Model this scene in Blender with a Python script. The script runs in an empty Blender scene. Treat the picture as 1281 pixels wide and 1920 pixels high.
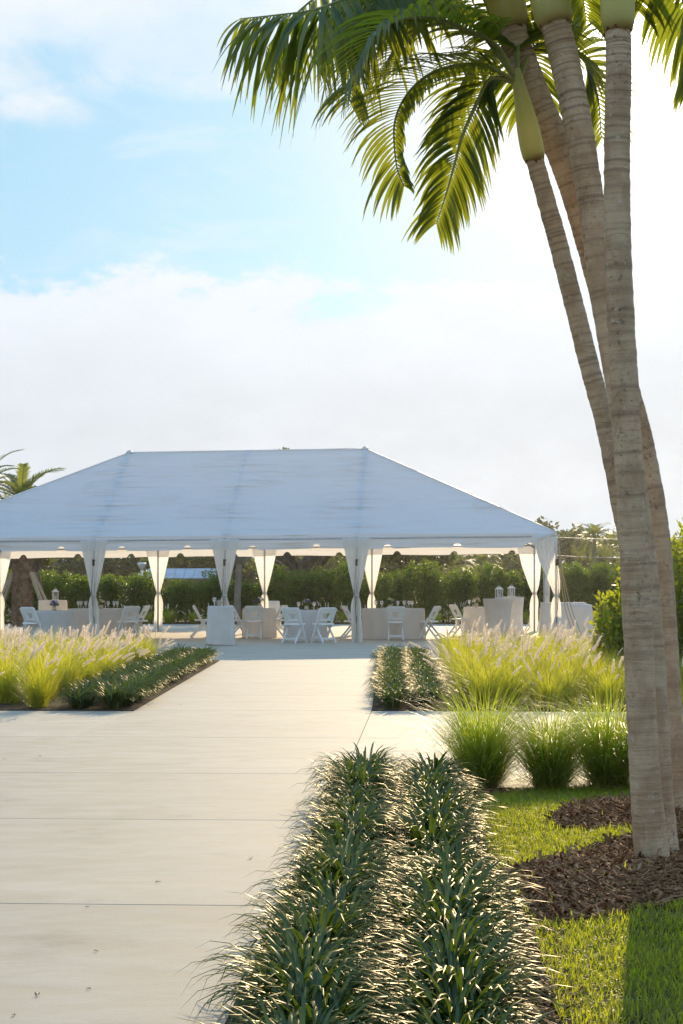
import bpy, math, random
from mathutils import Vector, Matrix, noise as mnoise
random.seed(11)
R = math.radians
SC = bpy.context.scene
COL = SC.collection

# ------------------------------------------------------------------ camera, sky, sun, exposure
F, CX, HZ, H = 3266.0, 640.5, 1095.0, 1.37          # focal length and horizon in photo pixels, eye height in m
cam = bpy.data.cameras.new('camera')
cam.sensor_fit = 'VERTICAL'; cam.sensor_height = 36.0; cam.lens = F / 1920 * 36.0
cam.shift_y = (HZ - 960) / 1920; cam.clip_start = 0.1; cam.clip_end = 2000
camo = bpy.data.objects.new('camera', cam); COL.objects.link(camo)
camo.location = (0, 0, H); camo.rotation_euler = (R(90), 0, 0)
SC.camera = camo

SUN_AZ, SUN_EL = R(9.6), R(19.0)
SDIR = Vector((math.sin(SUN_AZ) * math.cos(SUN_EL), math.cos(SUN_AZ) * math.cos(SUN_EL), math.sin(SUN_EL)))
sl = bpy.data.lights.new('sun', 'SUN'); sl.energy = 4.0; sl.angle = R(0.6); sl.color = (1.0, 0.78, 0.49)
so = bpy.data.objects.new('sun', sl); COL.objects.link(so)
so.rotation_euler = (-SDIR).to_track_quat('-Z', 'Y').to_euler()
so.location = (4, 20, 12)

SC.view_settings.view_transform = 'Standard'; SC.view_settings.look = 'None'
SC.view_settings.gamma = 1.0; SC.view_settings.exposure = 0.48
SC.view_settings.use_curve_mapping = False


class NT:
    """small node helper"""
    def __init__(s, tree):
        s.t = tree; s.n = tree.nodes; s.l = tree.links

    def new(s, typ, **kw):
        nd = s.n.new(typ)
        for k, v in kw.items():
            setattr(nd, k, v)
        return nd

    def put(s, sock, v):
        if hasattr(v, 'links'):
            s.l.new(v, sock)
        else:
            sock.default_value = v

    def m(s, op, a, b=0.0, c=0.0, clamp=False):
        nd = s.new('ShaderNodeMath', operation=op, use_clamp=clamp)
        s.put(nd.inputs[0], a); s.put(nd.inputs[1], b); s.put(nd.inputs[2], c)
        return nd.outputs[0]

    def vm(s, op, a, b=(0, 0, 0)):
        nd = s.new('ShaderNodeVectorMath', operation=op)
        s.put(nd.inputs[0], a); s.put(nd.inputs[1], b)
        return nd.outputs['Value'] if op in ('DOT_PRODUCT', 'LENGTH') else nd.outputs[0]

    def noise(s, vec, scale, detail=4, rough=0.55, dist=0.0):
        nd = s.new('ShaderNodeTexNoise')
        s.put(nd.inputs['Vector'], vec); nd.inputs['Scale'].default_value = scale
        nd.inputs['Detail'].default_value = detail; nd.inputs['Roughness'].default_value = rough
        nd.inputs['Distortion'].default_value = dist
        return nd.outputs['Fac']

    def ramp(s, fac, stops, interp='LINEAR'):
        nd = s.new('ShaderNodeValToRGB'); cr = nd.color_ramp; cr.interpolation = interp
        while len(cr.elements) < len(stops):
            cr.elements.new(0.5)
        for e, (p, c) in zip(cr.elements, stops):
            e.position = p; e.color = c if len(c) == 4 else (*c, 1)
        s.put(nd.inputs[0], fac)
        return nd.outputs['Color']

    def step(s, v, lo, hi):
        nd = s.new('ShaderNodeMapRange', interpolation_type='SMOOTHSTEP')
        s.put(nd.inputs['Value'], v); nd.inputs['From Min'].default_value = lo; nd.inputs['From Max'].default_value = hi
        return nd.outputs['Result']

    def mix(s, fac, a, b):
        nd = s.new('ShaderNodeMix', data_type='RGBA')
        s.put(nd.inputs[0], fac); s.put(nd.inputs[6], a); s.put(nd.inputs[7], b)
        return nd.outputs[2]


W = bpy.data.worlds.new('World'); SC.world = W; W.use_nodes = True
w = NT(W.node_tree); w.n.clear()
sky = w.new('ShaderNodeTexSky', sky_type='NISHITA')
sky.sun_disc = False; sky.sun_elevation = SUN_EL; sky.sun_rotation = SUN_AZ
sky.air_density = 1.0; sky.dust_density = 0.6; sky.ozone_density = 2.5
tc = w.new('ShaderNodeTexCoord'); dvec = tc.outputs['Generated']
sep = w.new('ShaderNodeSeparateXYZ'); w.put(sep.inputs[0], dvec)
zz = sep.outputs['Z']
SK = 0.10
# cloud cover by direction: a cumulus bank low down, a clear belt, a veil of high cloud above
str_v = w.vm('MULTIPLY', dvec, (1.0, 1.0, 1.7))
n_big = w.noise(w.vm('ADD', str_v, (3.1, 0.4, 1.2)), 9.0, 6, 0.55)
n_bil = w.noise(w.vm('ADD', str_v, (1.7, 2.0, 0.3)), 22.0, 7, 0.6)
n_wsp = w.noise(w.vm('MULTIPLY', w.vm('ADD', dvec, w.vm('MULTIPLY', dvec, (0.0, 0.0, 0.0))), (2.0, 2.0, 7.0)), 5.0, 6, 0.6, 0.8)
zc = w.m('ADD', zz, w.m('ADD', w.m('MULTIPLY', w.m('SUBTRACT', n_big, 0.5), -0.10), w.m('MULTIPLY', w.m('SUBTRACT', n_bil, 0.5), -0.085)))
low = w.m('SUBTRACT', 1.0, w.step(zc, 0.166, 0.182))
zc2 = w.m('ADD', zz, w.m('ADD', w.m('MULTIPLY', w.m('SUBTRACT', n_big, 0.5), 0.10), w.m('MULTIPLY', w.m('SUBTRACT', n_wsp, 0.5), 0.10)))
high = w.m('MULTIPLY', w.step(zc2, 0.245, 0.290), w.m('MULTIPLY', w.m('ADD', 0.55, w.m('MULTIPLY', w.step(n_big, 0.36, 0.62), 0.42)), w.m('SUBTRACT', 1.0, w.m('MULTIPLY', w.step(zz, 0.34, 0.58), 0.88))))
wisp = w.m('MULTIPLY', w.step(n_wsp, 0.47, 0.75), 0.45)
cover = w.m('MAXIMUM', w.m('MAXIMUM', low, high), wisp, clamp=True)
veil = w.m('MULTIPLY', w.step(w.vm('DOT_PRODUCT', dvec, tuple(SDIR)), 0.972, 0.996), 0.9)
cover = w.m('MAXIMUM', cover, veil)
shade = w.m('ADD', w.m('ADD', 0.86, w.m('MULTIPLY', w.step(zc, 0.09, 0.165), 0.13)), w.m('MULTIPLY', n_bil, 0.26))
cloud_c = w.new('ShaderNodeVectorMath', operation='SCALE'); cloud_c.inputs[0].default_value = (5.55, 5.95, 6.40)
w.put(cloud_c.inputs['Scale'], shade)
# the clear belt is a light, slightly hazy blue
blue = w.mix(0.80, sky.outputs[0], w.mix(w.step(zz, 0.22, 0.75), (2.6, 4.85, 6.25, 1), (2.5, 5.5, 9.6, 1)))
skyc = w.mix(cover, blue, cloud_c.outputs[0])
# aureole of the hazy sun
dt = w.m('MAXIMUM', w.vm('DOT_PRODUCT', dvec, tuple(SDIR)), 0.0)
gl = w.m('ADD', w.m('MULTIPLY', w.m('POWER', dt, 200.0), 4.5), w.m('MULTIPLY', w.m('POWER', dt, 700.0), 30.0))
glow = w.new('ShaderNodeVectorMath', operation='SCALE'); glow.inputs[0].default_value = (1.0, 0.90, 0.66)
w.put(glow.inputs['Scale'], gl)
tot = w.vm('ADD', skyc, glow.outputs[0])
bg = w.new('ShaderNodeBackground'); w.put(bg.inputs['Color'], tot); bg.inputs['Strength'].default_value = SK
wo = w.new('ShaderNodeOutputWorld'); w.l.new(bg.outputs[0], wo.inputs[0])

SC.render.engine = 'CYCLES'
SC.cycles.use_denoising = True
SC.cycles.max_bounces = 8; SC.cycles.transparent_max_bounces = 8
SC.cycles.sample_clamp_indirect = 60.0


# ------------------------------------------------------------------ helpers
def G(px, py, z=0.0):
    """photo pixel -> point on the level z"""
    d = F * (H - z) / (py - HZ)
    return Vector(((px - CX) / F * d, d, z))


def A(px, py, d):
    """photo pixel -> point at distance d"""
    return Vector(((px - CX) / F * d, d, H - (py - HZ) * d / F))


def mat(name, c1, c2=None, scale=5.0, rough=0.6, spec=0.4, bump=0.0, bscale=None, trans=0.0, tcol=None, c3=None,
        stretch=None, objvar=0.0, attr=False, metal=0.0, detail=5, sheen=0.0, glass=0.0, lo=0.35, hi=0.65):
    m = bpy.data.materials.new(name); m.use_nodes = True
    t = NT(m.node_tree); t.n.clear()
    out = t.new('ShaderNodeOutputMaterial')
    p = t.new('ShaderNodeBsdfPrincipled')
    co = t.new('ShaderNodeTexCoord').outputs['Object']
    if stretch:
        co = t.vm('MULTIPLY', co, stretch)
    nf = t.noise(co, scale, detail)
    fac = t.step(nf, lo, hi)
    col = t.mix(fac, (*c1, 1), (*(c2 or c1), 1))
    if c3:
        at = t.new('ShaderNodeAttribute', attribute_name='t')
        col = t.mix(at.outputs['Fac'], col, (*c3, 1))
    if objvar:
        oi = t.new('ShaderNodeObjectInfo')
        k = t.m('ADD', 1.0 - objvar / 2, t.m('MULTIPLY', oi.outputs['Random'], objvar))
        sc = t.new('ShaderNodeVectorMath', operation='SCALE'); t.put(sc.inputs[0], col); t.put(sc.inputs['Scale'], k)
        col = sc.outputs[0]
    t.put(p.inputs['Base Color'], col)
    p.inputs['Roughness'].default_value = rough; p.inputs['Specular IOR Level'].default_value = spec
    p.inputs['Metallic'].default_value = metal
    if glass:
        p.inputs['Transmission Weight'].default_value = glass; p.inputs['IOR'].default_value = 1.45
    if bump:
        b = t.new('ShaderNodeBump'); b.inputs['Strength'].default_value = 1.0; b.inputs['Distance'].default_value = bump
        t.put(b.inputs['Height'], t.noise(co, bscale or scale * 3, 6, 0.6))
        t.l.new(b.outputs[0], p.inputs['Normal'])
    sh = p.outputs[0]
    if trans:
        tr = t.new('ShaderNodeBsdfTranslucent')
        if tcol:
            tr.inputs['Color'].default_value = (*tcol, 1)
        else:
            t.put(tr.inputs['Color'], col)
        mx = t.new('ShaderNodeMixShader'); mx.inputs[0].default_value = trans
        t.l.new(sh, mx.inputs[1]); t.l.new(tr.outputs[0], mx.inputs[2]); sh = mx.outputs[0]
    t.l.new(sh, out.inputs[0])
    return m


class MB:
    """collects shapes into one mesh; t is a float stored on each vertex"""
    def __init__(s):
        s.v = []; s.f = []; s.t = []

    def add(s, vs, fs, t=0.0):
        o = len(s.v); s.v += [tuple(q) for q in vs]
        s.f += [tuple(i + o for i in q) for q in fs]
        s.t += list(t) if hasattr(t, '__len__') else [t] * len(vs)

    def box(s, c, size, rot=None, t=0.0, taper=1.0):
        hx, hy, hz = size[0] / 2, size[1] / 2, size[2] / 2
        vs = []
        for z in (-1, 1):
            k = taper if z > 0 else 1.0
            for x, y in ((-1, -1), (1, -1), (1, 1), (-1, 1)):
                q = Vector((x * hx * k, y * hy * k, z * hz))
                if rot is not None:
                    q = rot @ q
                vs.append(q + Vector(c))
        s.add(vs, [(3, 2, 1, 0), (4, 5, 6, 7), (0, 1, 5, 4), (1, 2, 6, 5), (2, 3, 7, 6), (3, 0, 4, 7)], t)

    def bar(s, a, b, wd, th, t=0.0):
        a, b = Vector(a), Vector(b); d = b - a
        q = d.to_track_quat('Z', 'Y').to_matrix()
        s.box((a + b) / 2, (wd, th, d.length), q, t)

    def tube(s, pts, rad, n=8, caps=True, t=None):
        pts = [Vector(p) for p in pts]; k = len(pts)
        if not hasattr(rad, '__len__'):
            rad = [rad] * k
        vs, ts, fs = [], [], []
        ref = None
        for i, p in enumerate(pts):
            d = (pts[min(i + 1, k - 1)] - pts[max(i - 1, 0)]).normalized()
            if ref is None:
                ref = Vector((1, 0, 0)) if abs(d.x) < 0.9 else Vector((0, 1, 0))
            e1 = (ref - d * ref.dot(d)).normalized(); ref = e1; e2 = d.cross(e1)
            for j in range(n):
                a = 2 * math.pi * j / n
                vs.append(p + (e1 * math.cos(a) + e2 * math.sin(a)) * rad[i]); ts.append(t[i] if t else 0.0)
        for i in range(k - 1):
            for j in range(n):
                fs.append((i * n + j, i * n + (j + 1) % n, (i + 1) * n + (j + 1) % n, (i + 1) * n + j))
        if caps:
            fs.append(tuple(range(n - 1, -1, -1))); fs.append(tuple((k - 1) * n + j for j in range(n)))
        s.add(vs, fs, ts)

    def lathe(s, prof, n=16, c=(0, 0, 0), t=0.0):
        c = Vector(c)
        vs = [c + Vector((r * math.cos(2 * math.pi * j / n), r * math.sin(2 * math.pi * j / n), z)) for r, z in prof for j in range(n)]
        fs = [(i * n + j, i * n + (j + 1) % n, (i + 1) * n + (j + 1) % n, (i + 1) * n + j) for i in range(len(prof) - 1) for j in range(n)]
        fs.append(tuple(range(n - 1, -1, -1))); fs.append(tuple((len(prof) - 1) * n + j for j in range(n)))
        s.add(vs, fs, t)

    def strip(s, pts, wid, side, t=0.0, keel=0.0):
        """a blade: centre line pts, widths wid, side direction"""
        vs, fs = [], []
        k = len(pts)
        if keel:
            for i, p in enumerate(pts):
                d = (pts[min(i + 1, k - 1)] - pts[max(i - 1, 0)])
                up = side.cross(d).normalized()
                w2 = wid[i] / 2
                vs += [p - side * w2 + up * w2 * keel, p, p + side * w2 + up * w2 * keel]
            for i in range(k - 1):
                a = i * 3
                fs += [(a, a + 1, a + 4, a + 3), (a + 1, a + 2, a + 5, a + 4)]
        else:
            for i, p in enumerate(pts):
                vs += [p - side * (wid[i] / 2), p + side * (wid[i] / 2)]
            for i in range(k - 1):
                fs.append((2 * i, 2 * i + 1, 2 * i + 3, 2 * i + 2))
        s.add(vs, fs, t)

    def build(s, name, m, parent=None, smooth=True, loc=None, rz=0.0, kind=None):
        me = bpy.data.meshes.new(name); me.from_pydata(s.v, [], s.f); me.update()
        if smooth:
            me.polygons.foreach_set('use_smooth', [True] * len(me.polygons))
        at = me.attributes.new('t', 'FLOAT', 'POINT'); at.data.foreach_set('value', s.t)
        me.materials.append(m)
        return link(name, me, parent, loc, rz, kind)


def link(name, me, parent=None, loc=None, rz=0.0, kind=None):
    o = bpy.data.objects.new(name, me); COL.objects.link(o)
    if parent is not None:
        o.parent = parent
    if loc is not None:
        o.location = loc
    o.rotation_euler = (0, 0, rz)
    if kind:
        o['kind'] = kind
    return o


def tag(o, label=None, cat=None, group=None, kind=None):
    if label: o['label'] = label
    if cat: o['category'] = cat
    if group: o['group'] = group
    if kind: o['kind'] = kind
    return o


def thing(name, label, cat, loc=(0, 0, 0), rz=0.0, group=None):
    o = bpy.data.objects.new(name, None); COL.objects.link(o)
    o.location = loc; o.rotation_euler = (0, 0, rz); o.empty_display_size = 0.2
    return tag(o, label, cat, group)


def copy_tree(o, parent=None):
    c = o.copy(); COL.objects.link(c)
    if parent is not None:
        c.parent = parent
    for ch in list(o.children):
        copy_tree(ch, c)
    return c


class Proto:
    """first use hands out the built thing itself, later uses hand out copies"""
    def __init__(s, root): s.root = root; s.used = False

    def place(s, loc, rz=0.0, scale=1.0, label=None, group=None):
        o = copy_tree(s.root) if s.used else s.root
        s.used = True
        o.location = loc; o.rotation_euler = (0, 0, rz)
        o.scale = (scale, scale, scale) if not hasattr(scale, '__len__') else scale
        if label: o['label'] = label
        if group: o['group'] = group
        return o


def catmull(pts, n):
    pts = [Vector(p) for p in pts]
    P = [pts[0] * 2 - pts[1]] + pts + [pts[-1] * 2 - pts[-2]]
    out = []; segs = len(pts) - 1
    for i in range(n):
        u = i / (n - 1) * segs; k = min(int(u), segs - 1); u -= k
        a, b, c, d = P[k], P[k + 1], P[k + 2], P[k + 3]
        out.append(0.5 * ((2 * b) + (c - a) * u + (2 * a - 5 * b + 4 * c - d) * u * u + (3 * b - a - 3 * c + d) * u ** 3))
    return out


def inpoly(x, y, poly):
    c = False; j = len(poly) - 1
    for i in range(len(poly)):
        xi, yi = poly[i][0], poly[i][1]; xj, yj = poly[j][0], poly[j][1]
        if (yi > y) != (yj > y) and x < (xj - xi) * (y - yi) / (yj - yi) + xi:
            c = not c
        j = i
    return c


def ss(x, a, b):
    x = max(0.0, min(1.0, (x - a) / (b - a))); return x * x * (3 - 2 * x)


U = random.uniform

# ------------------------------------------------------------------ materials
M = {}
M['soil'] = mat('soil', (0.045, 0.030, 0.020), (0.085, 0.058, 0.038), 14, 0.95, 0.1, 0.02, 40)
M['earth'] = mat('earth', (0.05, 0.06, 0.025), (0.08, 0.09, 0.035), 0.4, 0.95, 0.1, 0.03, 8)
M['joint'] = mat('joint', (0.10, 0.09, 0.075), (0.06, 0.05, 0.04), 9, 0.95, 0.1)
def strap_leaf():
    m = bpy.data.materials.new('strap_leaf'); m.use_nodes = True
    t = NT(m.node_tree); t.n.clear()
    out = t.new('ShaderNodeOutputMaterial')
    co = t.new('ShaderNodeTexCoord').outputs['Object']; oi = t.new('ShaderNodeObjectInfo').outputs['Random']
    at = t.new('ShaderNodeAttribute', attribute_name='t').outputs['Fac']
    col = t.mix(t.step(t.noise(co, 9.0, 4), 0.35, 0.65), (0.024, 0.048, 0.008, 1), (0.046, 0.078, 0.013, 1))
    col = t.mix(t.m('MULTIPLY', oi, 0.35), col, (0.065, 0.085, 0.018, 1))
    col = t.mix(at, col, (0.30, 0.24, 0.09, 1))
    d = t.new('ShaderNodeBsdfDiffuse'); t.put(d.inputs['Color'], col)
    g = t.new('ShaderNodeBsdfGlossy'); g.inputs['Roughness'].default_value = 0.32; g.inputs['Color'].default_value = (0.95, 0.90, 0.78, 1)
    tr = t.new('ShaderNodeBsdfTranslucent'); tr.inputs['Color'].default_value = (0.20, 0.30, 0.03, 1)
    m1 = t.new('ShaderNodeMixShader'); m1.inputs[0].default_value = 0.20; t.l.new(d.outputs[0], m1.inputs[1]); t.l.new(tr.outputs[0], m1.inputs[2])
    m2 = t.new('ShaderNodeMixShader'); m2.inputs[0].default_value = 0.042; t.l.new(m1.outputs[0], m2.inputs[1]); t.l.new(g.outputs[0], m2.inputs[2])
    t.l.new(m2.outputs[0], out.inputs[0])
    return m


M['blade'] = strap_leaf()
M['fountain'] = mat('fountain_grass_blade', (0.10, 0.135, 0.022), (0.15, 0.175, 0.03), 3, 0.45, 0.35, trans=0.6,
                    tcol=(0.66, 0.64, 0.04), c3=(0.22, 0.15, 0.06), objvar=0.3)
M['fountain_green'] = mat('green_grass_blade', (0.045, 0.085, 0.018), (0.075, 0.125, 0.025), 3, 0.4, 0.4, trans=0.6,
                          tcol=(0.52, 0.60, 0.045), c3=(0.20, 0.13, 0.05), objvar=0.2)
M['plume'] = mat('plume_bristle', (0.84, 0.73, 0.60), (0.88, 0.78, 0.66), 20, 0.8, 0.1, trans=0.7, tcol=(1.0, 0.91, 0.80))
M['lawn'] = mat('lawn_blade', (0.09, 0.12, 0.014), (0.12, 0.15, 0.018), 3, 0.45, 0.35, trans=0.55, tcol=(0.58, 0.62, 0.03), c3=(0.25, 0.20, 0.07))
M['chip'] = mat('bark_chip', (0.105, 0.047, 0.020), (0.20, 0.10, 0.046), 30, 0.85, 0.1, c3=(0.40, 0.23, 0.12))
M['leaf_shrub'] = mat('shrub_leaf', (0.06, 0.10, 0.012), (0.10, 0.14, 0.018), 4, 0.35, 0.4, trans=0.5, tcol=(0.60, 0.64, 0.03), objvar=0.2)
M['leaf_hedge'] = mat('hedge_leaf', (0.035, 0.075, 0.010), (0.06, 0.11, 0.015), 3, 0.45, 0.25, trans=0.34, tcol=(0.30, 0.42, 0.02), objvar=0.35)
M['leaf_oak'] = mat('oak_leaf', (0.04, 0.06, 0.015), (0.075, 0.09, 0.022), 1.5, 0.5, 0.3, trans=0.35, tcol=(0.22, 0.26, 0.04))
M['leaf_far'] = mat('far_leaf', (0.045, 0.065, 0.025), (0.075, 0.095, 0.035), 0.6, 0.6, 0.25, trans=0.3, tcol=(0.18, 0.22, 0.06))
M['bark'] = mat('oak_bark', (0.09, 0.07, 0.05), (0.17, 0.135, 0.10), 6, 0.9, 0.1, 0.03, 14, stretch=(1, 1, 0.3))
M['bark_pale'] = mat('pale_bark', (0.18, 0.155, 0.125), (0.26, 0.225, 0.18), 6, 0.9, 0.1, 0.02, 14, stretch=(1, 1, 0.3))
M['trunk'] = None
M['shaft'] = mat('crownshaft', (0.46, 0.44, 0.14), (0.55, 0.52, 0.18), 4, 0.45, 0.4, trans=0.35, tcol=(0.85, 0.78, 0.26), c3=(0.25, 0.16, 0.08))
M['leaflet'] = mat('palm_leaflet', (0.040, 0.070, 0.012), (0.060, 0.095, 0.016), 5, 0.40, 0.35, trans=0.40, tcol=(0.46, 0.52, 0.03), objvar=0.25)
M['rachis'] = mat('palm_rachis', (0.20, 0.22, 0.06), (0.26, 0.26, 0.08), 5, 0.5, 0.4)
M['leaflet_far'] = mat('palm_leaflet_far', (0.06, 0.085, 0.018), (0.09, 0.115, 0.025), 1, 0.45, 0.4, trans=0.4, tcol=(0.32, 0.36, 0.05))
M['datetrunk'] = mat('date_palm_trunk', (0.14, 0.085, 0.05), (0.25, 0.16, 0.10), 6, 0.9, 0.1, 0.02, 20)
M['timber'] = mat('timber', (0.34, 0.26, 0.17), (0.42, 0.33, 0.22), 8, 0.8, 0.2, stretch=(1, 1, 0.2))
M['vinyl'] = None
M['white'] = mat('white_resin', (0.78, 0.77, 0.74), (0.72, 0.71, 0.68), 6, 0.4, 0.4)
M['cloth'] = mat('white_tablecloth', (0.78, 0.77, 0.76), (0.70, 0.69, 0.68), 4, 0.8, 0.2, 0.004, 14, trans=0.45, tcol=(0.95, 0.89, 0.80))
M['sheer'] = mat('sheer_curtain', (0.80, 0.79, 0.77), (0.76, 0.75, 0.73), 3, 0.85, 0.1, trans=0.62, tcol=(0.95, 0.92, 0.86))
M['alu'] = mat('aluminium', (0.45, 0.45, 0.46), (0.52, 0.52, 0.53), 10, 0.4, 0.5, metal=0.7)
M['strap'] = mat('dark_strap', (0.05, 0.045, 0.04), (0.08, 0.07, 0.06), 10, 0.8, 0.2)
M['rope'] = mat('rope', (0.45, 0.30, 0.18), (0.52, 0.38, 0.24), 30, 0.9, 0.1)
M['glass'] = mat('clear_glass', (0.95, 0.95, 0.95), None, 3, 0.03, 0.5, glass=0.9)
M['lantern'] = mat('lantern_paint', (0.74, 0.76, 0.74), (0.66, 0.68, 0.66), 10, 0.5, 0.4)
M['fl_white'] = mat('petal_white', (0.78, 0.76, 0.68), (0.70, 0.68, 0.55), 30, 0.7, 0.2, trans=0.3)
M['fl_blue'] = mat('petal_blue', (0.07, 0.08, 0.42), (0.16, 0.10, 0.48), 30, 0.7, 0.2, trans=0.2)
M['fl_yellow'] = mat('petal_yellow', (0.62, 0.48, 0.16), (0.70, 0.60, 0.30), 30, 0.7, 0.2, trans=0.3)
M['fl_red'] = mat('petal_red', (0.65, 0.05, 0.03), (0.70, 0.12, 0.05), 30, 0.6, 0.2, trans=0.3)
M['vase'] = mat('vase', (0.45, 0.36, 0.25), (0.55, 0.45, 0.32), 9, 0.5, 0.4)
M['stem'] = mat('stem', (0.08, 0.13, 0.03), (0.10, 0.16, 0.04), 9, 0.6, 0.3)
M['metalroof'] = mat('metal_roof', (0.30, 0.34, 0.40), (0.38, 0.42, 0.47), 2, 0.5, 0.5)
M['brown'] = mat('brown_wall', (0.16, 0.10, 0.07), (0.20, 0.13, 0.09), 3, 0.8, 0.2)
M['carpaint'] = mat('white_car_paint', (0.78, 0.78, 0.78), None, 3, 0.25, 0.5)
M['dark'] = mat('dark_rubber', (0.02, 0.02, 0.02), (0.03, 0.03, 0.03), 8, 0.7, 0.3)
M['twig'] = mat('dry_twig', (0.24, 0.18, 0.12), (0.34, 0.26, 0.17), 30, 0.9, 0.1)
M['wire'] = mat('wire', (0.25, 0.25, 0.25), None, 3, 0.5, 0.3)


def concrete():
    m = bpy.data.materials.new('brushed_concrete'); m.use_nodes = True
    t = NT(m.node_tree); t.n.clear()
    out = t.new('ShaderNodeOutputMaterial'); p = t.new('ShaderNodeBsdfPrincipled')
    g = t.new('ShaderNodeNewGeometry').outputs['Position']
    oi = t.new('ShaderNodeObjectInfo').outputs['Random']
    big = t.noise(t.vm('MULTIPLY', g, (0.5, 1.3, 1)), 0.9, 6, 0.6)
    mid = t.noise(t.vm('MULTIPLY', g, (1.0, 2.0, 1)), 2.4, 7, 0.66, 0.4)
    brush = t.noise(t.vm('MULTIPLY', g, (1.2, 60.0, 1)), 3.0, 4, 0.6)
    fine = t.noise(g, 90.0, 3, 0.7)
    stain = t.step(t.noise(t.vm('ADD', g, (7, 3, 0)), 1.3, 7, 0.68), 0.52, 0.74)
    k = t.m('ADD', 0.66, t.m('MULTIPLY', big, 0.26))
    k = t.m('ADD', k, t.m('MULTIPLY', mid, 0.12)); k = t.m('ADD', k, t.m('MULTIPLY', brush, 0.06))
    k = t.m('ADD', k, t.m('MULTIPLY', fine, 0.05)); k = t.m('ADD', k, t.m('MULTIPLY', oi, 0.09))
    k = t.m('SUBTRACT', k, t.m('MULTIPLY', stain, 0.20))
    tint = t.mix(t.step(mid, 0.35, 0.65), (0.41, 0.35, 0.265, 1), (0.45, 0.395, 0.315, 1))
    sc = t.new('ShaderNodeVectorMath', operation='SCALE'); t.put(sc.inputs[0], tint); t.put(sc.inputs['Scale'], k)
    t.put(p.inputs['Base Color'], sc.outputs[0])
    p.inputs['Specular IOR Level'].default_value = 0.2
    t.put(p.inputs['Roughness'], t.m('ADD', 0.62, t.m('MULTIPLY', mid, 0.2)))
    b = t.new('ShaderNodeBump'); b.inputs['Distance'].default_value = 0.0016
    t.put(b.inputs['Height'], t.m('ADD', t.m('MULTIPLY', brush, 0.7), t.m('ADD', t.m('MULTIPLY', fine, 0.5), t.m('MULTIPLY', mid, 2.0))))
    t.l.new(b.outputs[0], p.inputs['Normal'])
    t.l.new(p.outputs[0], out.inputs[0])
    return m


M['concrete'] = concrete()


def vinyl():
    m = bpy.data.materials.new('tent_vinyl'); m.use_nodes = True
    t = NT(m.node_tree); t.n.clear()
    out = t.new('ShaderNodeOutputMaterial'); p = t.new('ShaderNodeBsdfPrincipled')
    co = t.new('ShaderNodeTexCoord').outputs['Object']
    at = t.new('ShaderNodeAttribute', attribute_name='t').outputs['Fac']     # 1 by the seams, where the skin puckers
    n1 = t.noise(t.vm('MULTIPLY', co, (0.35, 0.35, 6.0)), 1.6, 0, 0.4, 0.5)
    n2 = t.noise(t.vm('MULTIPLY', t.vm('ADD', co, (5, 0, 0)), (0.5, 0.5, 11.0)), 1.6, 0, 0.4, 0.3)
    patch = t.step(t.noise(co, 0.6, 2), 0.48, 0.66)
    h = t.m('ADD', t.m('MULTIPLY', n1, t.m('ADD', 0.22, t.m('MULTIPLY', at, 1.3))), t.m('MULTIPLY', t.m('MULTIPLY', n2, patch), 0.7))
    b = t.new('ShaderNodeBump'); b.inputs['Distance'].default_value = 0.19; b.inputs['Strength'].default_value = 1.0
    t.put(b.inputs['Height'], h)
    t.l.new(b.outputs[0], p.inputs['Normal'])
    dirt = t.step(t.noise(co, 1.3, 6, 0.65), 0.45, 0.75)
    t.put(p.inputs['Base Color'], t.mix(dirt, (0.80, 0.81, 0.83, 1), (0.77, 0.78, 0.80, 1)))
    p.inputs['Roughness'].default_value = 0.42; p.inputs['Specular IOR Level'].default_value = 0.4
    tr = t.new('ShaderNodeBsdfTranslucent'); tr.inputs['Color'].default_value = (0.80, 0.76, 0.70, 1)
    mx = t.new('ShaderNodeMixShader'); mx.inputs[0].default_value = 0.42
    t.l.new(p.outputs[0], mx.inputs[1]); t.l.new(tr.outputs[0], mx.inputs[2]); t.l.new(mx.outputs[0], out.inputs[0])
    return m


M['vinyl'] = vinyl()


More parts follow.
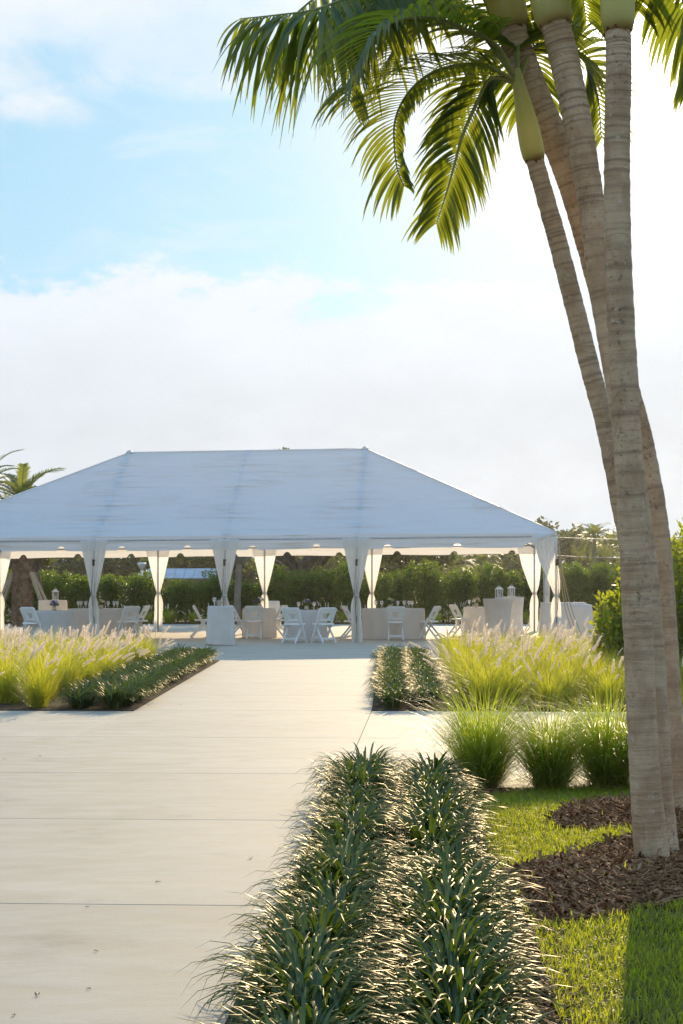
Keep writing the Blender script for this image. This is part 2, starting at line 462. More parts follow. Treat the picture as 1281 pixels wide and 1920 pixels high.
def trunk_mat():
    m = bpy.data.materials.new('palm_trunk'); m.use_nodes = True
    t = NT(m.node_tree); t.n.clear()
    out = t.new('ShaderNodeOutputMaterial'); p = t.new('ShaderNodeBsdfPrincipled')
    co = t.new('ShaderNodeTexCoord').outputs['Object']
    at = t.new('ShaderNodeAttribute', attribute_name='t').outputs['Fac']
    big = t.noise(t.vm('MULTIPLY', co, (1.4, 1.4, 0.8)), 5.0, 4, 0.6)
    lines = t.noise(t.vm('MULTIPLY', co, (5.0, 5.0, 75.0)), 1.6, 4, 0.65, 0.3)
    spot = t.m('MULTIPLY', t.step(t.noise(co, 42.0, 5, 0.7), 0.54, 0.66), t.step(t.noise(t.vm('MULTIPLY', co, (2.2, 2.2, 0.5)), 3.2, 3), 0.45, 0.62))
    pale = t.m('MULTIPLY', t.step(t.noise(t.vm('ADD', co, (3, 1, 2)), 30.0, 4, 0.6), 0.60, 0.70), 0.55)
    col = t.mix(t.step(big, 0.35, 0.65), (0.42, 0.28, 0.165, 1), (0.58, 0.42, 0.265, 1))
    col = t.mix(t.m('MULTIPLY', t.step(lines, 0.52, 0.72), 0.55), col, (0.26, 0.165, 0.10, 1))
    col = t.mix(t.m('MULTIPLY', at, 0.9), col, (0.16, 0.10, 0.06, 1))
    col = t.mix(pale, col, (0.58, 0.50, 0.40, 1))
    col = t.mix(t.m('MULTIPLY', spot, 0.75), col, (0.10, 0.07, 0.05, 1))
    t.put(p.inputs['Base Color'], col)
    p.inputs['Roughness'].default_value = 0.85; p.inputs['Specular IOR Level'].default_value = 0.2
    b = t.new('ShaderNodeBump'); b.inputs['Distance'].default_value = 0.006
    t.put(b.inputs['Height'], t.m('ADD', lines, t.m('MULTIPLY', t.noise(co, 60.0, 4), 0.4)))
    t.l.new(b.outputs[0], p.inputs['Normal']); t.l.new(p.outputs[0], out.inputs[0])
    return m


M['trunk'] = trunk_mat()

# ------------------------------------------------------------------ ground, pavement, planting beds
PSI = R(2.8)
UU = Vector((math.cos(PSI), -math.sin(PSI), 0)); VV = Vector((math.sin(PSI), math.cos(PSI), 0))
P0 = G(697, 1333)                                   # right-hand corner of the path between the beds


def UV(u, v, z=0.0):
    q = P0 + UU * u + VV * v; q.z = z
    return q


def toUV(p):
    d = Vector((p[0] - P0.x, p[1] - P0.y, 0)); return d.dot(UU), d.dot(VV)


def sheet(name, pts, z, m, thick=0.0, parent=None, kind='structure'):
    b = MB(); n = len(pts)
    top = [(p[0], p[1], z) for p in pts]
    if thick:
        b.add(top + [(p[0], p[1], z - thick) for p in pts],
              [tuple(range(n))] + [(i, i + n, (i + 1) % n + n, (i + 1) % n) for i in range(n)])
    else:
        b.add(top, [tuple(range(n))])
    return b.build(name, m, parent, smooth=False, kind=kind)


sheet('ground', [(-900, -60), (900, -60), (900, 1500), (-900, 1500)], -0.09, M['earth'])
pave = sheet('pavement', [UV(-18, -17), UV(18, -17), UV(18, 44), UV(-18, 44)], -0.006, M['joint'], 0.05)
PW = 2.57
rows = [-16.6, -14.0, -11.4, -8.72, -6.25, -3.30, 0.0]
while rows[-1] < 40:
    rows.append(rows[-1] + 2.56)
slab_cache = {}


def slab_mesh(lx, ly):
    key = (round(lx, 3), round(ly, 3))
    if key in slab_cache:
        return slab_cache[key]
    g, e = 0.0025, 0.0015
    b = MB(); hx, hy = lx / 2 - g, ly / 2 - g * 2.2
    vs = []
    for (x, y, z) in ((hx, hy, -0.006), (hx, hy, -e), (hx - e, hy - e, 0.0)):
        vs += [(-x, -y, z), (x, -y, z), (x, y, z), (-x, y, z)]
    fs = [(8, 9, 10, 11)]
    for l in (0, 4):
        fs += [(l + i, l + (i + 1) % 4, l + 4 + (i + 1) % 4, l + 4 + i) for i in range(4)]
    b.add(vs, fs)
    me = bpy.data.meshes.new('slab'); me.from_pydata(b.v, [], b.f); me.update(); me.materials.append(M['concrete'])
    slab_cache[key] = me
    return me


for i in range(len(rows) - 1):
    for k in range(-6, 6):
        v0, v1 = rows[i], rows[i + 1]
        c = UV((k + 0.5) * PW, (v0 + v1) / 2)
        if abs(c.x) > 0.196 * max(c.y, 1) + 3.2 or c.y < 2.5:
            continue
        o = link('slab', slab_mesh(PW, v1 - v0), pave, (c.x, c.y, 0), -PSI)

# planting beds either side of the path, and the plot in the right foreground
EL0, EL1 = G(250.8, 1333.4), G(412, 1239)
ER1 = G(711, 1237)
lbed = [EL0, EL1, EL1 - UU * 14, EL0 - UU * 14]
rbed = [P0, P0 + UU * 14, ER1 + UU * 14, ER1]
sheet('planting_bed', lbed, 0.012, M['soil'], 0.05)
sheet('planting_bed', rbed, 0.012, M['soil'], 0.05)
PLV = toUV(G(640, 1478))[1]                         # far edge of the foreground plot
plot = [UV(-0.03, PLV), UV(8, PLV), UV(8, -16.5), UV(-0.03, -16.5)]

MND = [(G(1200, 1560), 0.62, 0.11), (G(1215, 1672), 0.58, 0.10), (G(1290, 1600), 0.7, 0.10)]


def mound(x, y):
    z = 0.0
    for c, r, h in MND:
        z = max(z, h * math.exp(-((x - c.x) ** 2 + ((y - c.y) * 0.8) ** 2) / (r * r)))
    return z


b = MB()
n1, n2 = 60, 90
for i in range(n1 + 1):
    for j in range(n2 + 1):
        q = UV(-0.03 + (i / n1) ** 1.3 * 8, PLV + (-16.5 - PLV) * j / n2)
        b.v.append((q.x, q.y, 0.012 + mound(q.x, q.y) + 0.006 * mnoise.noise(q * 6) * (0 < i < n1 and 0 < j < n2))); b.t.append(0)
for i in range(n1):
    for j in range(n2):
        a = i * (n2 + 1) + j
        b.f.append((a, a + 1, a + n2 + 2, a + n2 + 1))
plot_o = b.build('planting_plot', M['soil'], kind='structure')


def gp(lst):
    return [G(x, y) for x, y in lst]


MULCH = [gp([(1030, 1562), (1075, 1530), (1130, 1512), (1190, 1504), (1290, 1496), (1420, 1500), (1420, 1600), (1300, 1607), (1180, 1592), (1090, 1588), (1050, 1578)]),
         gp([(935, 1655), (1010, 1642), (1090, 1622), (1185, 1603), (1300, 1607), (1420, 1600), (1420, 1720), (1281, 1722), (1200, 1732), (1110, 1742), (1010, 1748), (985, 1720), (950, 1680)])]
LAWN = gp([(884, 1503), (1000, 1490), (1190, 1478), (1460, 1478), (1620, 1640), (1900, 1985), (1065, 1985), (1030, 1850), (1000, 1752), (930, 1648), (905, 1570)])
lo_ = [min(p[k] for p in LAWN) for k in (0, 1)]; hi_ = [max(p[k] for p in LAWN) for k in (0, 1)]
b = MB(); bt = MB(); cnt = 0
for _ in range(150000):
    x, y = U(lo_[0], hi_[0]), U(lo_[1], hi_[1])
    if not inpoly(x, y, LAWN) or x > 0.196 * y + 0.5:
        continue
    jx, jy = x + 0.03 * mnoise.noise((x * 9, y * 9, 1)), y + 0.08 * mnoise.noise((x * 7, y * 7, 5))
    if any(inpoly(jx, jy, q) for q in MULCH) and random.random() < 0.985:
        continue
    if mnoise.noise((x * 5, y * 5, 3)) < -0.28 and random.random() < 0.6:
        continue
    cnt += 1
    if cnt > 60000:
        break
    a = U(0, 6.283); L = U(0.028, 0.068); e = U(0.5, 1.35)
    dr = Vector((math.cos(a) * math.cos(e), math.sin(a) * math.cos(e), math.sin(e)))
    p = Vector((x, y, 0.010 + mound(x, y))); sd = Vector((-math.sin(a), math.cos(a), 0))
    wd = U(0.0035, 0.0065)
    p1 = p + dr * L * 0.55; p2 = p1 + (dr + Vector((0, 0, -0.45))).normalized() * L * 0.45
    b.add([p - sd * wd / 2, p + sd * wd / 2, p1 + sd * wd / 2.3, p1 - sd * wd / 2.3, p2], [(0, 1, 2, 3), (3, 2, 4)], 1.0 if random.random() < 0.06 else max(0.0, min(0.6, 0.15 + 0.9 * mnoise.noise((x * 3.1, y * 3.1, 9)) + U(-.1, .1))))
tag(b.build('lawn_grass', M['lawn'], smooth=False), 'short bright green lawn grass around the mulch mounds', 'grass', kind='stuff')

b = MB()
for poly in MULCH:
    l2 = [min(p[k] for p in poly) for k in (0, 1)]; h2 = [max(p[k] for p in poly) for k in (0, 1)]
    for _ in range(int(6500 * (h2[0] - l2[0]) * (h2[1] - l2[1]))):
        x, y = U(l2[0], h2[0]), U(l2[1], h2[1])
        if not inpoly(x, y, poly) or x > 0.196 * y + 0.5:
            continue
        L, wd, th = 0.012 + 0.13 * random.random() ** 3, U(0.003, 0.016), U(0.002, 0.006)
        rot = Matrix.Rotation(U(0, 6.28), 3, 'Z') @ Matrix.Rotation(random.gauss(0, 0.35), 3, 'Y') @ Matrix.Rotation(U(-0.6, 0.6), 3, 'X')
        b.box((x, y, 0.016 + mound(x, y) + U(0, 0.018)), (L, wd, th), rot, random.random() ** 2.2)
# loose chips between the clumps of the foreground row planting
for _ in range(9000):
    q = UV(U(0.0, 1.1), U(-14.6, PLV - 0.02))
    rot = Matrix.Rotation(U(0, 6.28), 3, 'Z') @ Matrix.Rotation(random.gauss(0, 0.3), 3, 'Y')
    b.box((q.x, q.y, 0.02 + U(0, 0.01)), (U(0.015, 0.06), U(0.005, 0.014), 0.004), rot, random.random() ** 2)
tag(b.build('mulch', M['chip'], smooth=False), 'brown shredded bark mulch mounded round the palm trunks', 'mulch', kind='stuff')


# ------------------------------------------------------------------ row planting of dark strap-leaved clumps
def liriope(seed, n):
    random.seed(seed); b = MB()
    for i in range(n):
        a = U(0, 6.283); L = U(0.22, 0.42); el = R(U(62, 90)); r0 = U(0, 0.06)
        rad = Vector((math.cos(a), math.sin(a), 0)); sd = Vector((-math.sin(a), math.cos(a), 0))
        p = rad * r0 + Vector((U(-.02, .02), U(-.02, .02), 0)); segs = 6; pts = [p.copy()]; droop = R(U(9, 19))
        wv = U(-0.12, 0.12)
        for k in range(segs):
            el -= droop * (0.35 + 0.36 * k)
            el = max(el, R(-70))
            p = p + (rad * math.cos(el) + Vector((0, 0, math.sin(el))) + sd * wv * k / segs) * (L / segs)
            p.z = max(p.z, 0.02)
            pts.append(p.copy())
        wd = U(0.011, 0.017)
        b.strip(pts, [wd * f for f in (0.7, 0.95, 1.0, 0.97, 0.85, 0.6, 0.08)], sd, U(0.5, 1.0) if random.random() < 0.035 else 0.0, keel=0.25)
    me_o = b.build('liriope_clump', M['blade'])
    return Proto(tag(me_o, 'liriope', 'plant'))


LIR = [liriope(100 + i, 190) for i in range(5)]
random.seed(5)
v = PLV - 0.22; k = 0
while v > -15.2:
    for row, uo in enumerate((0.18 + (PLV - v) * 0.010, 0.61 + (PLV - v) * 0.014)):
        q = UV(uo + U(-0.05, 0.05), v + U(-0.05, 0.05) - 0.14 * row)
        LIR[(k + row * 2) % 5].place((q.x, q.y, 0.012), U(0, 6.28), U(0.84, 1.14),
              'dark glossy strap-leaved clump in the row edging the broad foreground walk' if row == 0 else 'dark glossy strap-leaved clump in the inner row beside the lawn and mulch',
              'liriope clumps along the foreground walk')
    v -= 0.30; k += 1
LE = (EL1 - EL0); LEn = LE.normalized(); LEp = Vector((-LEn.y, LEn.x, 0))
RE = (ER1 - P0); REn = RE.normalized(); REp = Vector((REn.y, -REn.x, 0))
for side, (o0, en, ep, ln) in enumerate(((EL0, LEn, LEp, LE.length), (P0, REn, REp, RE.length))):
    s = 0.25
    while s < ln - 0.1:
        for row, off in enumerate((0.22, 0.62)):
            q = o0 + en * (s + U(-0.06, 0.06)) + ep * (off + U(-0.04, 0.04))
            LIR[random.randrange(5)].place((q.x, q.y, 0.012), U(0, 6.28), U(0.90, 1.16),
                  ('dark strap-leaved clump edging the path, below the grass bed with the sloping corner' if side == 0 else
                   'dark strap-leaved clump edging the path beside the bed nearest the palms'),
                  'liriope clumps along the tent path')
        s += 0.42


# ------------------------------------------------------------------ fountain grass
def plume_mesh(seed):
    random.seed(seed); b = MB()
    L = U(0.125, 0.17); n = 7
    pts = [Vector((0.02 * math.sin(i / n * 1.6), 0, L * i / n)) for i in range(n + 1)]
    b.tube(pts, [0.003, 0.008, 0.010, 0.0105, 0.0095, 0.008, 0.005, 0.001], 6, False)
    for i in range(240):
        f = random.random() ** 0.9; q = pts[min(int(f * n), n - 1)].lerp(pts[min(int(f * n), n - 1) + 1], (f * n) % 1)
        a = U(0, 6.28); d = Vector((math.cos(a), math.sin(a), U(0.5, 1.3))).normalized()
        ln = U(0.018, 0.034) * (1.0 - 0.45 * f); sd = d.cross(Vector((math.sin(a), math.cos(a), 0.3))).normalized()
        b.add([q - sd * 0.0016, q + sd * 0.0016, q + d * ln], [(0, 1, 2)])
    me = bpy.data.meshes.new('plume'); me.from_pydata(b.v, [], b.f); me.update(); me.materials.append(M['plume'])
    return me


PLM = [plume_mesh(900 + i) for i in range(3)]


def fountain(seed, n, npl, hgt, mt, spread=1.0):
    random.seed(seed); b = MB()
    root = thing('fountain_grass', 'x', 'ornamental grass')
    for i in range(n):
        a = U(0, 6.283); L = U(0.55, 1.05) * hgt; el = R(90 - abs(random.gauss(0, 20)) * spread - 4); r0 = 0.13 * math.sqrt(random.random())
        rad = Vector((math.cos(a), math.sin(a), 0)); a2 = U(0, 6.283)
        p = Vector((math.cos(a2), math.sin(a2), 0)) * r0; p = p * 0.5 + rad * r0 * 0.5
        sd = Vector((-math.sin(a), math.cos(a), 0)); segs = 6; pts = [p.copy()]; dp = R(U(3, 10)) * spread
        for k in range(segs):
            p = p + (rad * math.cos(el) + Vector((0, 0, math.sin(el)))) * (L / segs); pts.append(p.copy())
            el -= dp * (0.5 + 0.4 * k)
        wd = U(0.0035, 0.006); tt = U(0, 0.25) if random.random() < 0.85 else U(0.6, 1.0)
        b.strip(pts, [wd * f for f in (0.8, 1, 1, 0.9, 0.75, 0.5, 0.1)], sd, tt)
    # dry skirt at the foot
    for i in range(n // 8):
        a = U(0, 6.283); L = U(0.15, 0.32); el = R(U(5, 45)); rad = Vector((math.cos(a), math.sin(a), 0)); sd = Vector((-math.sin(a), math.cos(a), 0))
        p = rad * 0.08; pts = [p, p + (rad * math.cos(el) + Vector((0, 0, math.sin(el)))) * L * 0.6, p + rad * L]
        b.strip(pts, [0.005, 0.005, 0.001], sd, 1.0)
    b.build('blades', mt, root, kind='stuff')
    st = MB(); tips = []
    for i in range(npl):
        a = U(0, 6.283) if random.random() < 0.4 else U(-0.7, 0.7); tl = R(U(8, 58)); L = U(0.70, 1.0) * hgt
        rad = Vector((math.cos(a), math.sin(a), 0)); pts = []; p = rad * 0.05; el = math.pi / 2 - tl * 0.4
        for k in range(6):
            pts.append(p.copy()); p = p + (rad * math.cos(el) + Vector((0, 0, math.sin(el)))) * (L / 5); el -= tl * 0.24
        st.tube(pts, 0.0018, 3, False); tips.append((pts[-1], (pts[-1] - pts[-2]).normalized()))
    if npl:
        st.build('stalks', M['fountain'], root, kind='stuff')
    for i, (q, d) in enumerate(tips):
        o = link('plume', PLM[i % 3], root, q)
        o.rotation_mode = 'QUATERNION'; o.rotation_quaternion = d.to_track_quat('Z', 'X')
        s = U(0.85, 1.25); o.scale = (s, s, s)
    return Proto(root)


FG_F = [fountain(200 + i, 480, 2 + i, 0.62, M['fountain']) for i in range(3)]     # front of the beds: few plumes
FG_B = [fountain(220 + i, 420, 8, 0.60, M['fountain']) for i in range(4)]        # back: full of plumes
random.seed(21)
for side in (0, 1):
    v = 0.35; r = 0
    while v < 12.2:
        if side == 0:
            e = EL0 + LEn * (v / max(LEn.dot(VV), .1)); start = 1.18; dirn = -UU
        else:
            e = P0 + REn * (v / REn.dot(VV)); start = 1.22; dirn = UU
        u = start + (0.33 if r % 2 else 0.0)
        while u < 9:
            q = e + dirn * (u + U(-0.10, 0.10)) + VV * U(-0.12, 0.12)
            if abs(q.x) < 0.196 * q.y + 0.9:
                near = v < 2.6
                pr = random.choice(FG_F) if (near or random.random() < 0.16) else random.choice(FG_B)
                if side == 1 and v < 4.5 and u > 2.3: pr = random.choice(FG_F)
                hs = U(0.86, 1.14)
                pr.place((q.x, q.y, 0.012), U(-0.7, 0.7) if not near else U(0, 6.28), (hs, hs, hs * U(0.92, 1.08)),
                         ('yellow-green fountain grass tuft in the bed across the path from the palms' if side == 0
                          else 'yellow-green fountain grass tuft in the bed behind the palm trunks'),
                         'fountain grass in the bed across from the palms' if side == 0 else 'fountain grass in the bed behind the palms')
            u += U(0.62, 0.74)
        v += 0.66; r += 1

GG = fountain(260, 1500, 0, 0.80, M['fountain_green'], 1.45)
for i, (px, lab) in enumerate(((905, 'green plumeless grass tuft at the lawn corner beside the dark strap-leaved rows'),
                               (1032, 'green plumeless grass tuft, middle one of three at the back of the lawn'),
                               (1142, 'green plumeless grass tuft at the back of the lawn, beside the palm trunks'),
                               (1262, 'green plumeless grass tuft behind the palm trunks at the lawn edge'))):
    q = G(px, 1478 + (i % 2) * 3)
    GG.place((q.x, q.y, 0.012), i * 1.9, ((1.0, 1.0, 1.05), (0.88, 0.95, 0.92), (1.12, 1.0, 1.0), (1.0, 1.0, 0.95))[i], lab, 'green grass tufts at the back of the lawn')

# strip of grasses at the foot of the far hedge
HD = 62.0
random.seed(31)
x = -13.2
while x < 13.5:
    random.choice(FG_B).place((x, HD - 1.9 + U(-0.4, 0.4), 0.012), U(0, 6), U(0.85, 1.15), 'fountain grass tuft in the strip at the foot of the far hedge', 'fountain grass along the far hedge')
    x += U(0.55, 0.85)
sheet('planting_strip', [(-16, HD - 2.7), (16, HD - 2.7), (16, HD + 1.5), (-16, HD + 1.5)], 0.012, M['soil'], 0.06)


# ------------------------------------------------------------------ palms in the foreground
def frond(parent, pts, L, n=42, g=0.20, wd=0.032, keel=0.35, start=0.16, fwd=0.55, lift=0.35, mtl=None, mtr=None, r0=0.014, tipk=0.45, segs=6, nores=60, jit=0.12, uph=(0, 0, 1), inner=1.0):
    """one pinnate leaf: an arching rachis with leaflets down both sides"""
    if segs == 6: L *= 1.2; n = int(n * 1.15)
    c = catmull(pts, nores); k = len(c)
    rb = MB(); rb.tube(c, [r0 * (1 - 0.86 * i / (k - 1)) for i in range(k)], 6, True)
    fo = rb.build('frond', mtr or M['rachis'], parent)
    lb = MB()
    for i in range(n):
        s = start + (1 - start) * (i + 0.5) / n
        u = s * (k - 1); j = min(int(u), k - 2); p = c[j].lerp(c[j + 1], u - j); t = (c[min(j + 2, k - 1)] - c[max(j - 1, 0)]).normalized()
        uh = Vector(uph).normalized(); up = uh - t * t.dot(uh)
        if up.length < 0.25:
            up = up + Vector((t.x, t.y, 0)) * -0.4 + Vector((0, -0.3, 0))
        up.normalize(); sd = t.cross(up).normalized()
        f = (s - start) / (1 - start)
        ln = L * (0.62 + 0.38 * math.sin(math.pi * min(1, f * 1.25)) if f < 0.8 else (1 - (f - 0.8) / 0.2 * (1 - tipk)) * 0.9)
        for sg in (-1, 1):
            l = ln * U(0.86, 1.1) * (inner if sg < 0 else 1.0)
            d = (sd * sg + t * (fwd + 0.5 * f + U(-jit, jit)) + up * (lift + U(-jit, jit))).normalized()
            q = p.copy(); pl = [q.copy()]
            gg = g * U(0.7, 1.35)
            for m_ in range(segs):
                q = q + d * (l / segs); pl.append(q.copy())
                d = (d + Vector((0, 0, -gg * (0.6 + 0.25 * m_)))).normalized()
            sv = (pl[-1] - pl[0]).normalized().cross(up * 1.0 + sd * sg * 0.35)
            if sv.length < 0.05:
                sv = t.copy()
            sv = (sv.normalized() + t * 0.35 * U(-1, 1)).normalized()
            w0 = 1.45 * wd * U(0.8, 1.15) * (1 - 0.45 * f)
            prof = [0.35, 0.85, 1.0, 0.92, 0.72, 0.42, 0.06] if segs == 6 else [0.5, 1.0, 0.85, 0.5, 0.06]
            lb.strip(pl, [w0 * z for z in prof], sv, 0.0, keel=keel)
    lb.build('leaflets', mtl or M['leaflet'], fo, kind='stuff')
    return fo


def ring_trunk(parent, pts, radii, seed, n=18, name='trunk', step=0.011):
    random.seed(seed)
    ln = sum((Vector(pts[i + 1]) - Vector(pts[i])).length for i in range(len(pts) - 1))
    k = int(ln / step); c = catmull(pts, k)
    rr = []; tt = []
    nxt = 0.0; dist = 0.0; gap = 0.05; ph = 0
    for i in range(k):
        f = i / (k - 1)
        fr = f * (len(radii) - 1); j = min(int(fr), len(radii) - 2); r = radii[j] + (radii[j + 1] - radii[j]) * (fr - j)
        dist += step
        if dist > nxt:
            gap = random.choice((U(0.012, 0.03), U(0.03, 0.075))); nxt = dist + gap; ph = dist
        q = (dist - ph) / gap                        # 0 just above a leaf scar
        amp = 0.024 * (0.35 + 0.65 * f)
        rr.append(r * (1 + 0.28 * math.exp(-dist / 0.11) + amp * (0.5 - q) * 2 * U(0.6, 1.2) + U(-0.006, 0.006)))
        tt.append(U(0.1, 0.85) * (0.35 + 0.65 * f) if q < 0.2 else U(0.0, 0.12))
    b = MB(); b.tube(c, rr, n, True, tt)
    # uneven out of round
    vs = []
    for i, q in enumerate(b.v):
        q = Vector(q); nn = mnoise.noise((q.x * 9, q.y * 9, q.z * 22)) * 0.0035
        ax = c[min(i // n, k - 1)]; d = (q - ax); vs.append(tuple(q + (d.normalized() * nn if d.length > 1e-6 else d)))
    b.v = vs
    return b.build(name, M['trunk'], parent), c


def palm(label, depth, stem, r_px, shaft_px, fronds, generic, seed, baseflare=1.25):
    """stem: list of (px, py, depth offset)"""
    base = stem[0]
    b0 = A(base[0], base[1], depth + base[2]); b0.z = mound(b0.x, b0.y)
    root = thing('palm_tree', label, 'palm tree', b0, group='foreground palm clump')
    pts = [Vector((0, 0, -0.03))] + [A(x, y, depth + dz) - b0 for x, y, dz in stem[1:]]
    rads = [r * depth / F for r in r_px]
    _, c = ring_trunk(root, pts, rads, seed)
    # crownshaft
    top = pts[-1]; sp = [top - (c[-1] - c[-6]).normalized() * 0.03] + [A(x, y, depth + dz) - b0 for x, y, dz in shaft_px]
    cs = catmull(sp, 16); rt = rads[-1]
    sb = MB(); sb.tube(cs, [rt * q for q in (1.08, 1.30, 1.36, 1.36, 1.34, 1.30, 1.25, 1.18, 1.10, 1.02, 0.94, 0.86, 0.78, 0.72, 0.66, 0.6)], 18, True,
                       [0.8, 0.25] + [0.0] * 14)
    sh = sb.build('crownshaft', M['shaft'], root)
    hub = cs[-2]
    random.seed(seed + 1)
    cb = MB()                                        # ragged old leaf-base collar
    for i in range(7):
        a = i / 7 * 6.28 + U(-.3, .3); d = (cs[1] - cs[0]).normalized(); e1 = d.orthogonal().normalized(); e2 = d.cross(e1)
        o = cs[0] + (e1 * math.cos(a) + e2 * math.sin(a)) * rt * 1.06; t2 = (e2 * math.cos(a) - e1 * math.sin(a))
        cb.add([o - t2 * rt * 0.3, o + t2 * rt * 0.3, o + t2 * rt * 0.1 - d * U(-0.02, 0.03) + (e1 * math.cos(a) + e2 * math.sin(a)) * 0.008], [(0, 1, 2)])
    cb.build('leaf_scar_collar', M['chip'], root)
    for fd in fronds:
        pp = [hub - (cs[-1] - cs[-3]).normalized() * 0.04] + [A(x, y, depth + dz) - b0 for x, y, dz in fd['p']]
        kw = {k2: v2 for k2, v2 in fd.items() if k2 not in ('p',)}
        frond(root, pp, **kw)
    up = (cs[-1] - cs[-3]).normalized()
    for az, el, ln in generic:
        d = Vector((math.cos(R(az)), math.sin(R(az)), 0)); q = hub.copy(); pp = [q.copy()]; e = R(el)
        for i in range(6):
            q = q + (d * math.cos(e) + Vector((0, 0, math.sin(e)))) * ln / 6; pp.append(q.copy()); e -= R(21)
        frond(root, pp, 0.42, n=36, segs=6)
    return root


D1 = 7.98
palm('thickest ringed palm trunk with its foot in the near mulch mound', D1,
     [(1228, 1622, 0), (1222, 1600, 0.0), (1208, 1430, 0), (1197, 1200, 0.0), (1187, 1000, 0), (1173, 760, 0), (1160, 500, 0), (1157, 300, 0.0), (1160, 140, 0), (1159, 48, 0)],
     [43, 33.5, 28.5, 28, 27.5, 26.5, 25.5, 24.5, 24.5, 24], [(1157, -30, 0), (1153, -110, 0.0), (1150, -190, 0)],
     [dict(p=[(1190, -250, 0.2), (1240, -230, 0.4), (1300, -120, 0.5), (1335, 30, 0.5), (1345, 130, 0.5)], L=0.42),
      dict(p=[(1200, -230, 0.5), (1240, -150, 1.0), (1275, -20, 1.3), (1300, 80, 1.4), (1310, 160, 1.4)], L=0.40),
      dict(p=[(1170, -240, 0.5), (1180, -200, 1.0), (1190, -80, 1.4), (1195, 20, 1.5)], L=0.36)],
     [(60, 55, 1.5), (20, 50, 1.5), (110, 62, 1.4)], 41)
palm('ringed palm trunk just behind the thickest one, leaning under the sun glare', D1 + 0.42,
     [(1240, 1595, 0), (1236, 1500, 0), (1226, 1300, 0), (1208, 1060, 0.05), (1172, 800, 0.1), (1132, 560, 0.15), (1108, 380, 0.2), (1085, 240, 0.2), (1060, 120, 0.25), (1040, 38, 0.25)],
     [33, 27, 26, 25, 24.5, 24.5, 25.5, 27.5, 28.5, 28.5], [(1022, -40, 0.28), (1005, -110, 0.3), (990, -180, 0.3)],
     [dict(p=[(960, -230, 0.5), (880, -190, 0.8), (800, -110, 1.0), (740, -20, 1.1), (700, 70, 1.1)], L=0.46),
      dict(p=[(1010, -220, 0.8), (1050, -150, 1.3), (1085, -50, 1.6), (1100, 40, 1.7)], L=0.40),
      dict(p=[(930, -220, 0.2), (850, -190, 0.4), (770, -120, 0.5), (720, -30, 0.6), (705, 50, 0.6)], L=0.42)],
     [(100, 60, 1.4), (60, 65, 1.5)], 43)
palm('ringed palm trunk curving far over, its foot in the rear mulch mound', D1 + 1.65,
     [(1272, 1520, 0), (1268, 1480, 0), (1254, 1250, 0), (1237, 1010, 0), (1208, 840, 0), (1176, 720, -0.1), (1140, 600, -0.2), (1105, 460, -0.3), (1060, 310, -0.35), (1010, 195, -0.4), (975, 105, -0.4), (957, 45, -0.4)],
     [24, 21, 20.5, 20, 20, 20.5, 21.5, 23, 25, 27, 27, 26.5], [(938, -30, -0.4), (915, -100, -0.4), (890, -170, -0.4)],
     [dict(p=[(835, -120, -0.5), (745, -60, -0.7), (660, -10, -0.9), (590, 18, -1.0), (520, 28, -1.0), (450, 35, -1.0)], L=0.60, n=50, g=0.17, wd=0.026, lift=-0.95, fwd=0.40, jit=0.36, tipk=0.35),
      dict(p=[(840, -130, -0.6), (765, -60, -0.8), (710, -5, -0.9), (670, 45, -0.9), (648, 110, -0.9)], L=0.40, n=44, g=0.18, lift=-0.8, jit=0.28),
      dict(p=[(800, -150, 0.0), (700, -90, 0.1), (610, -20, 0.1), (540, 40, 0.1), (500, 90, 0.1)], L=0.52, n=42, g=0.17, wd=0.027, lift=-0.85, fwd=0.45, jit=0.36, tipk=0.35),
      dict(p=[(850, -150, -0.1), (770, -100, 0.0), (690, -40, 0.0), (620, 30, 0.0), (590, 110, 0.0)], L=0.42, n=44, g=0.18, lift=-0.8, jit=0.28)],
     [(90, 62, 1.4), (120, 66, 1.4)], 45)
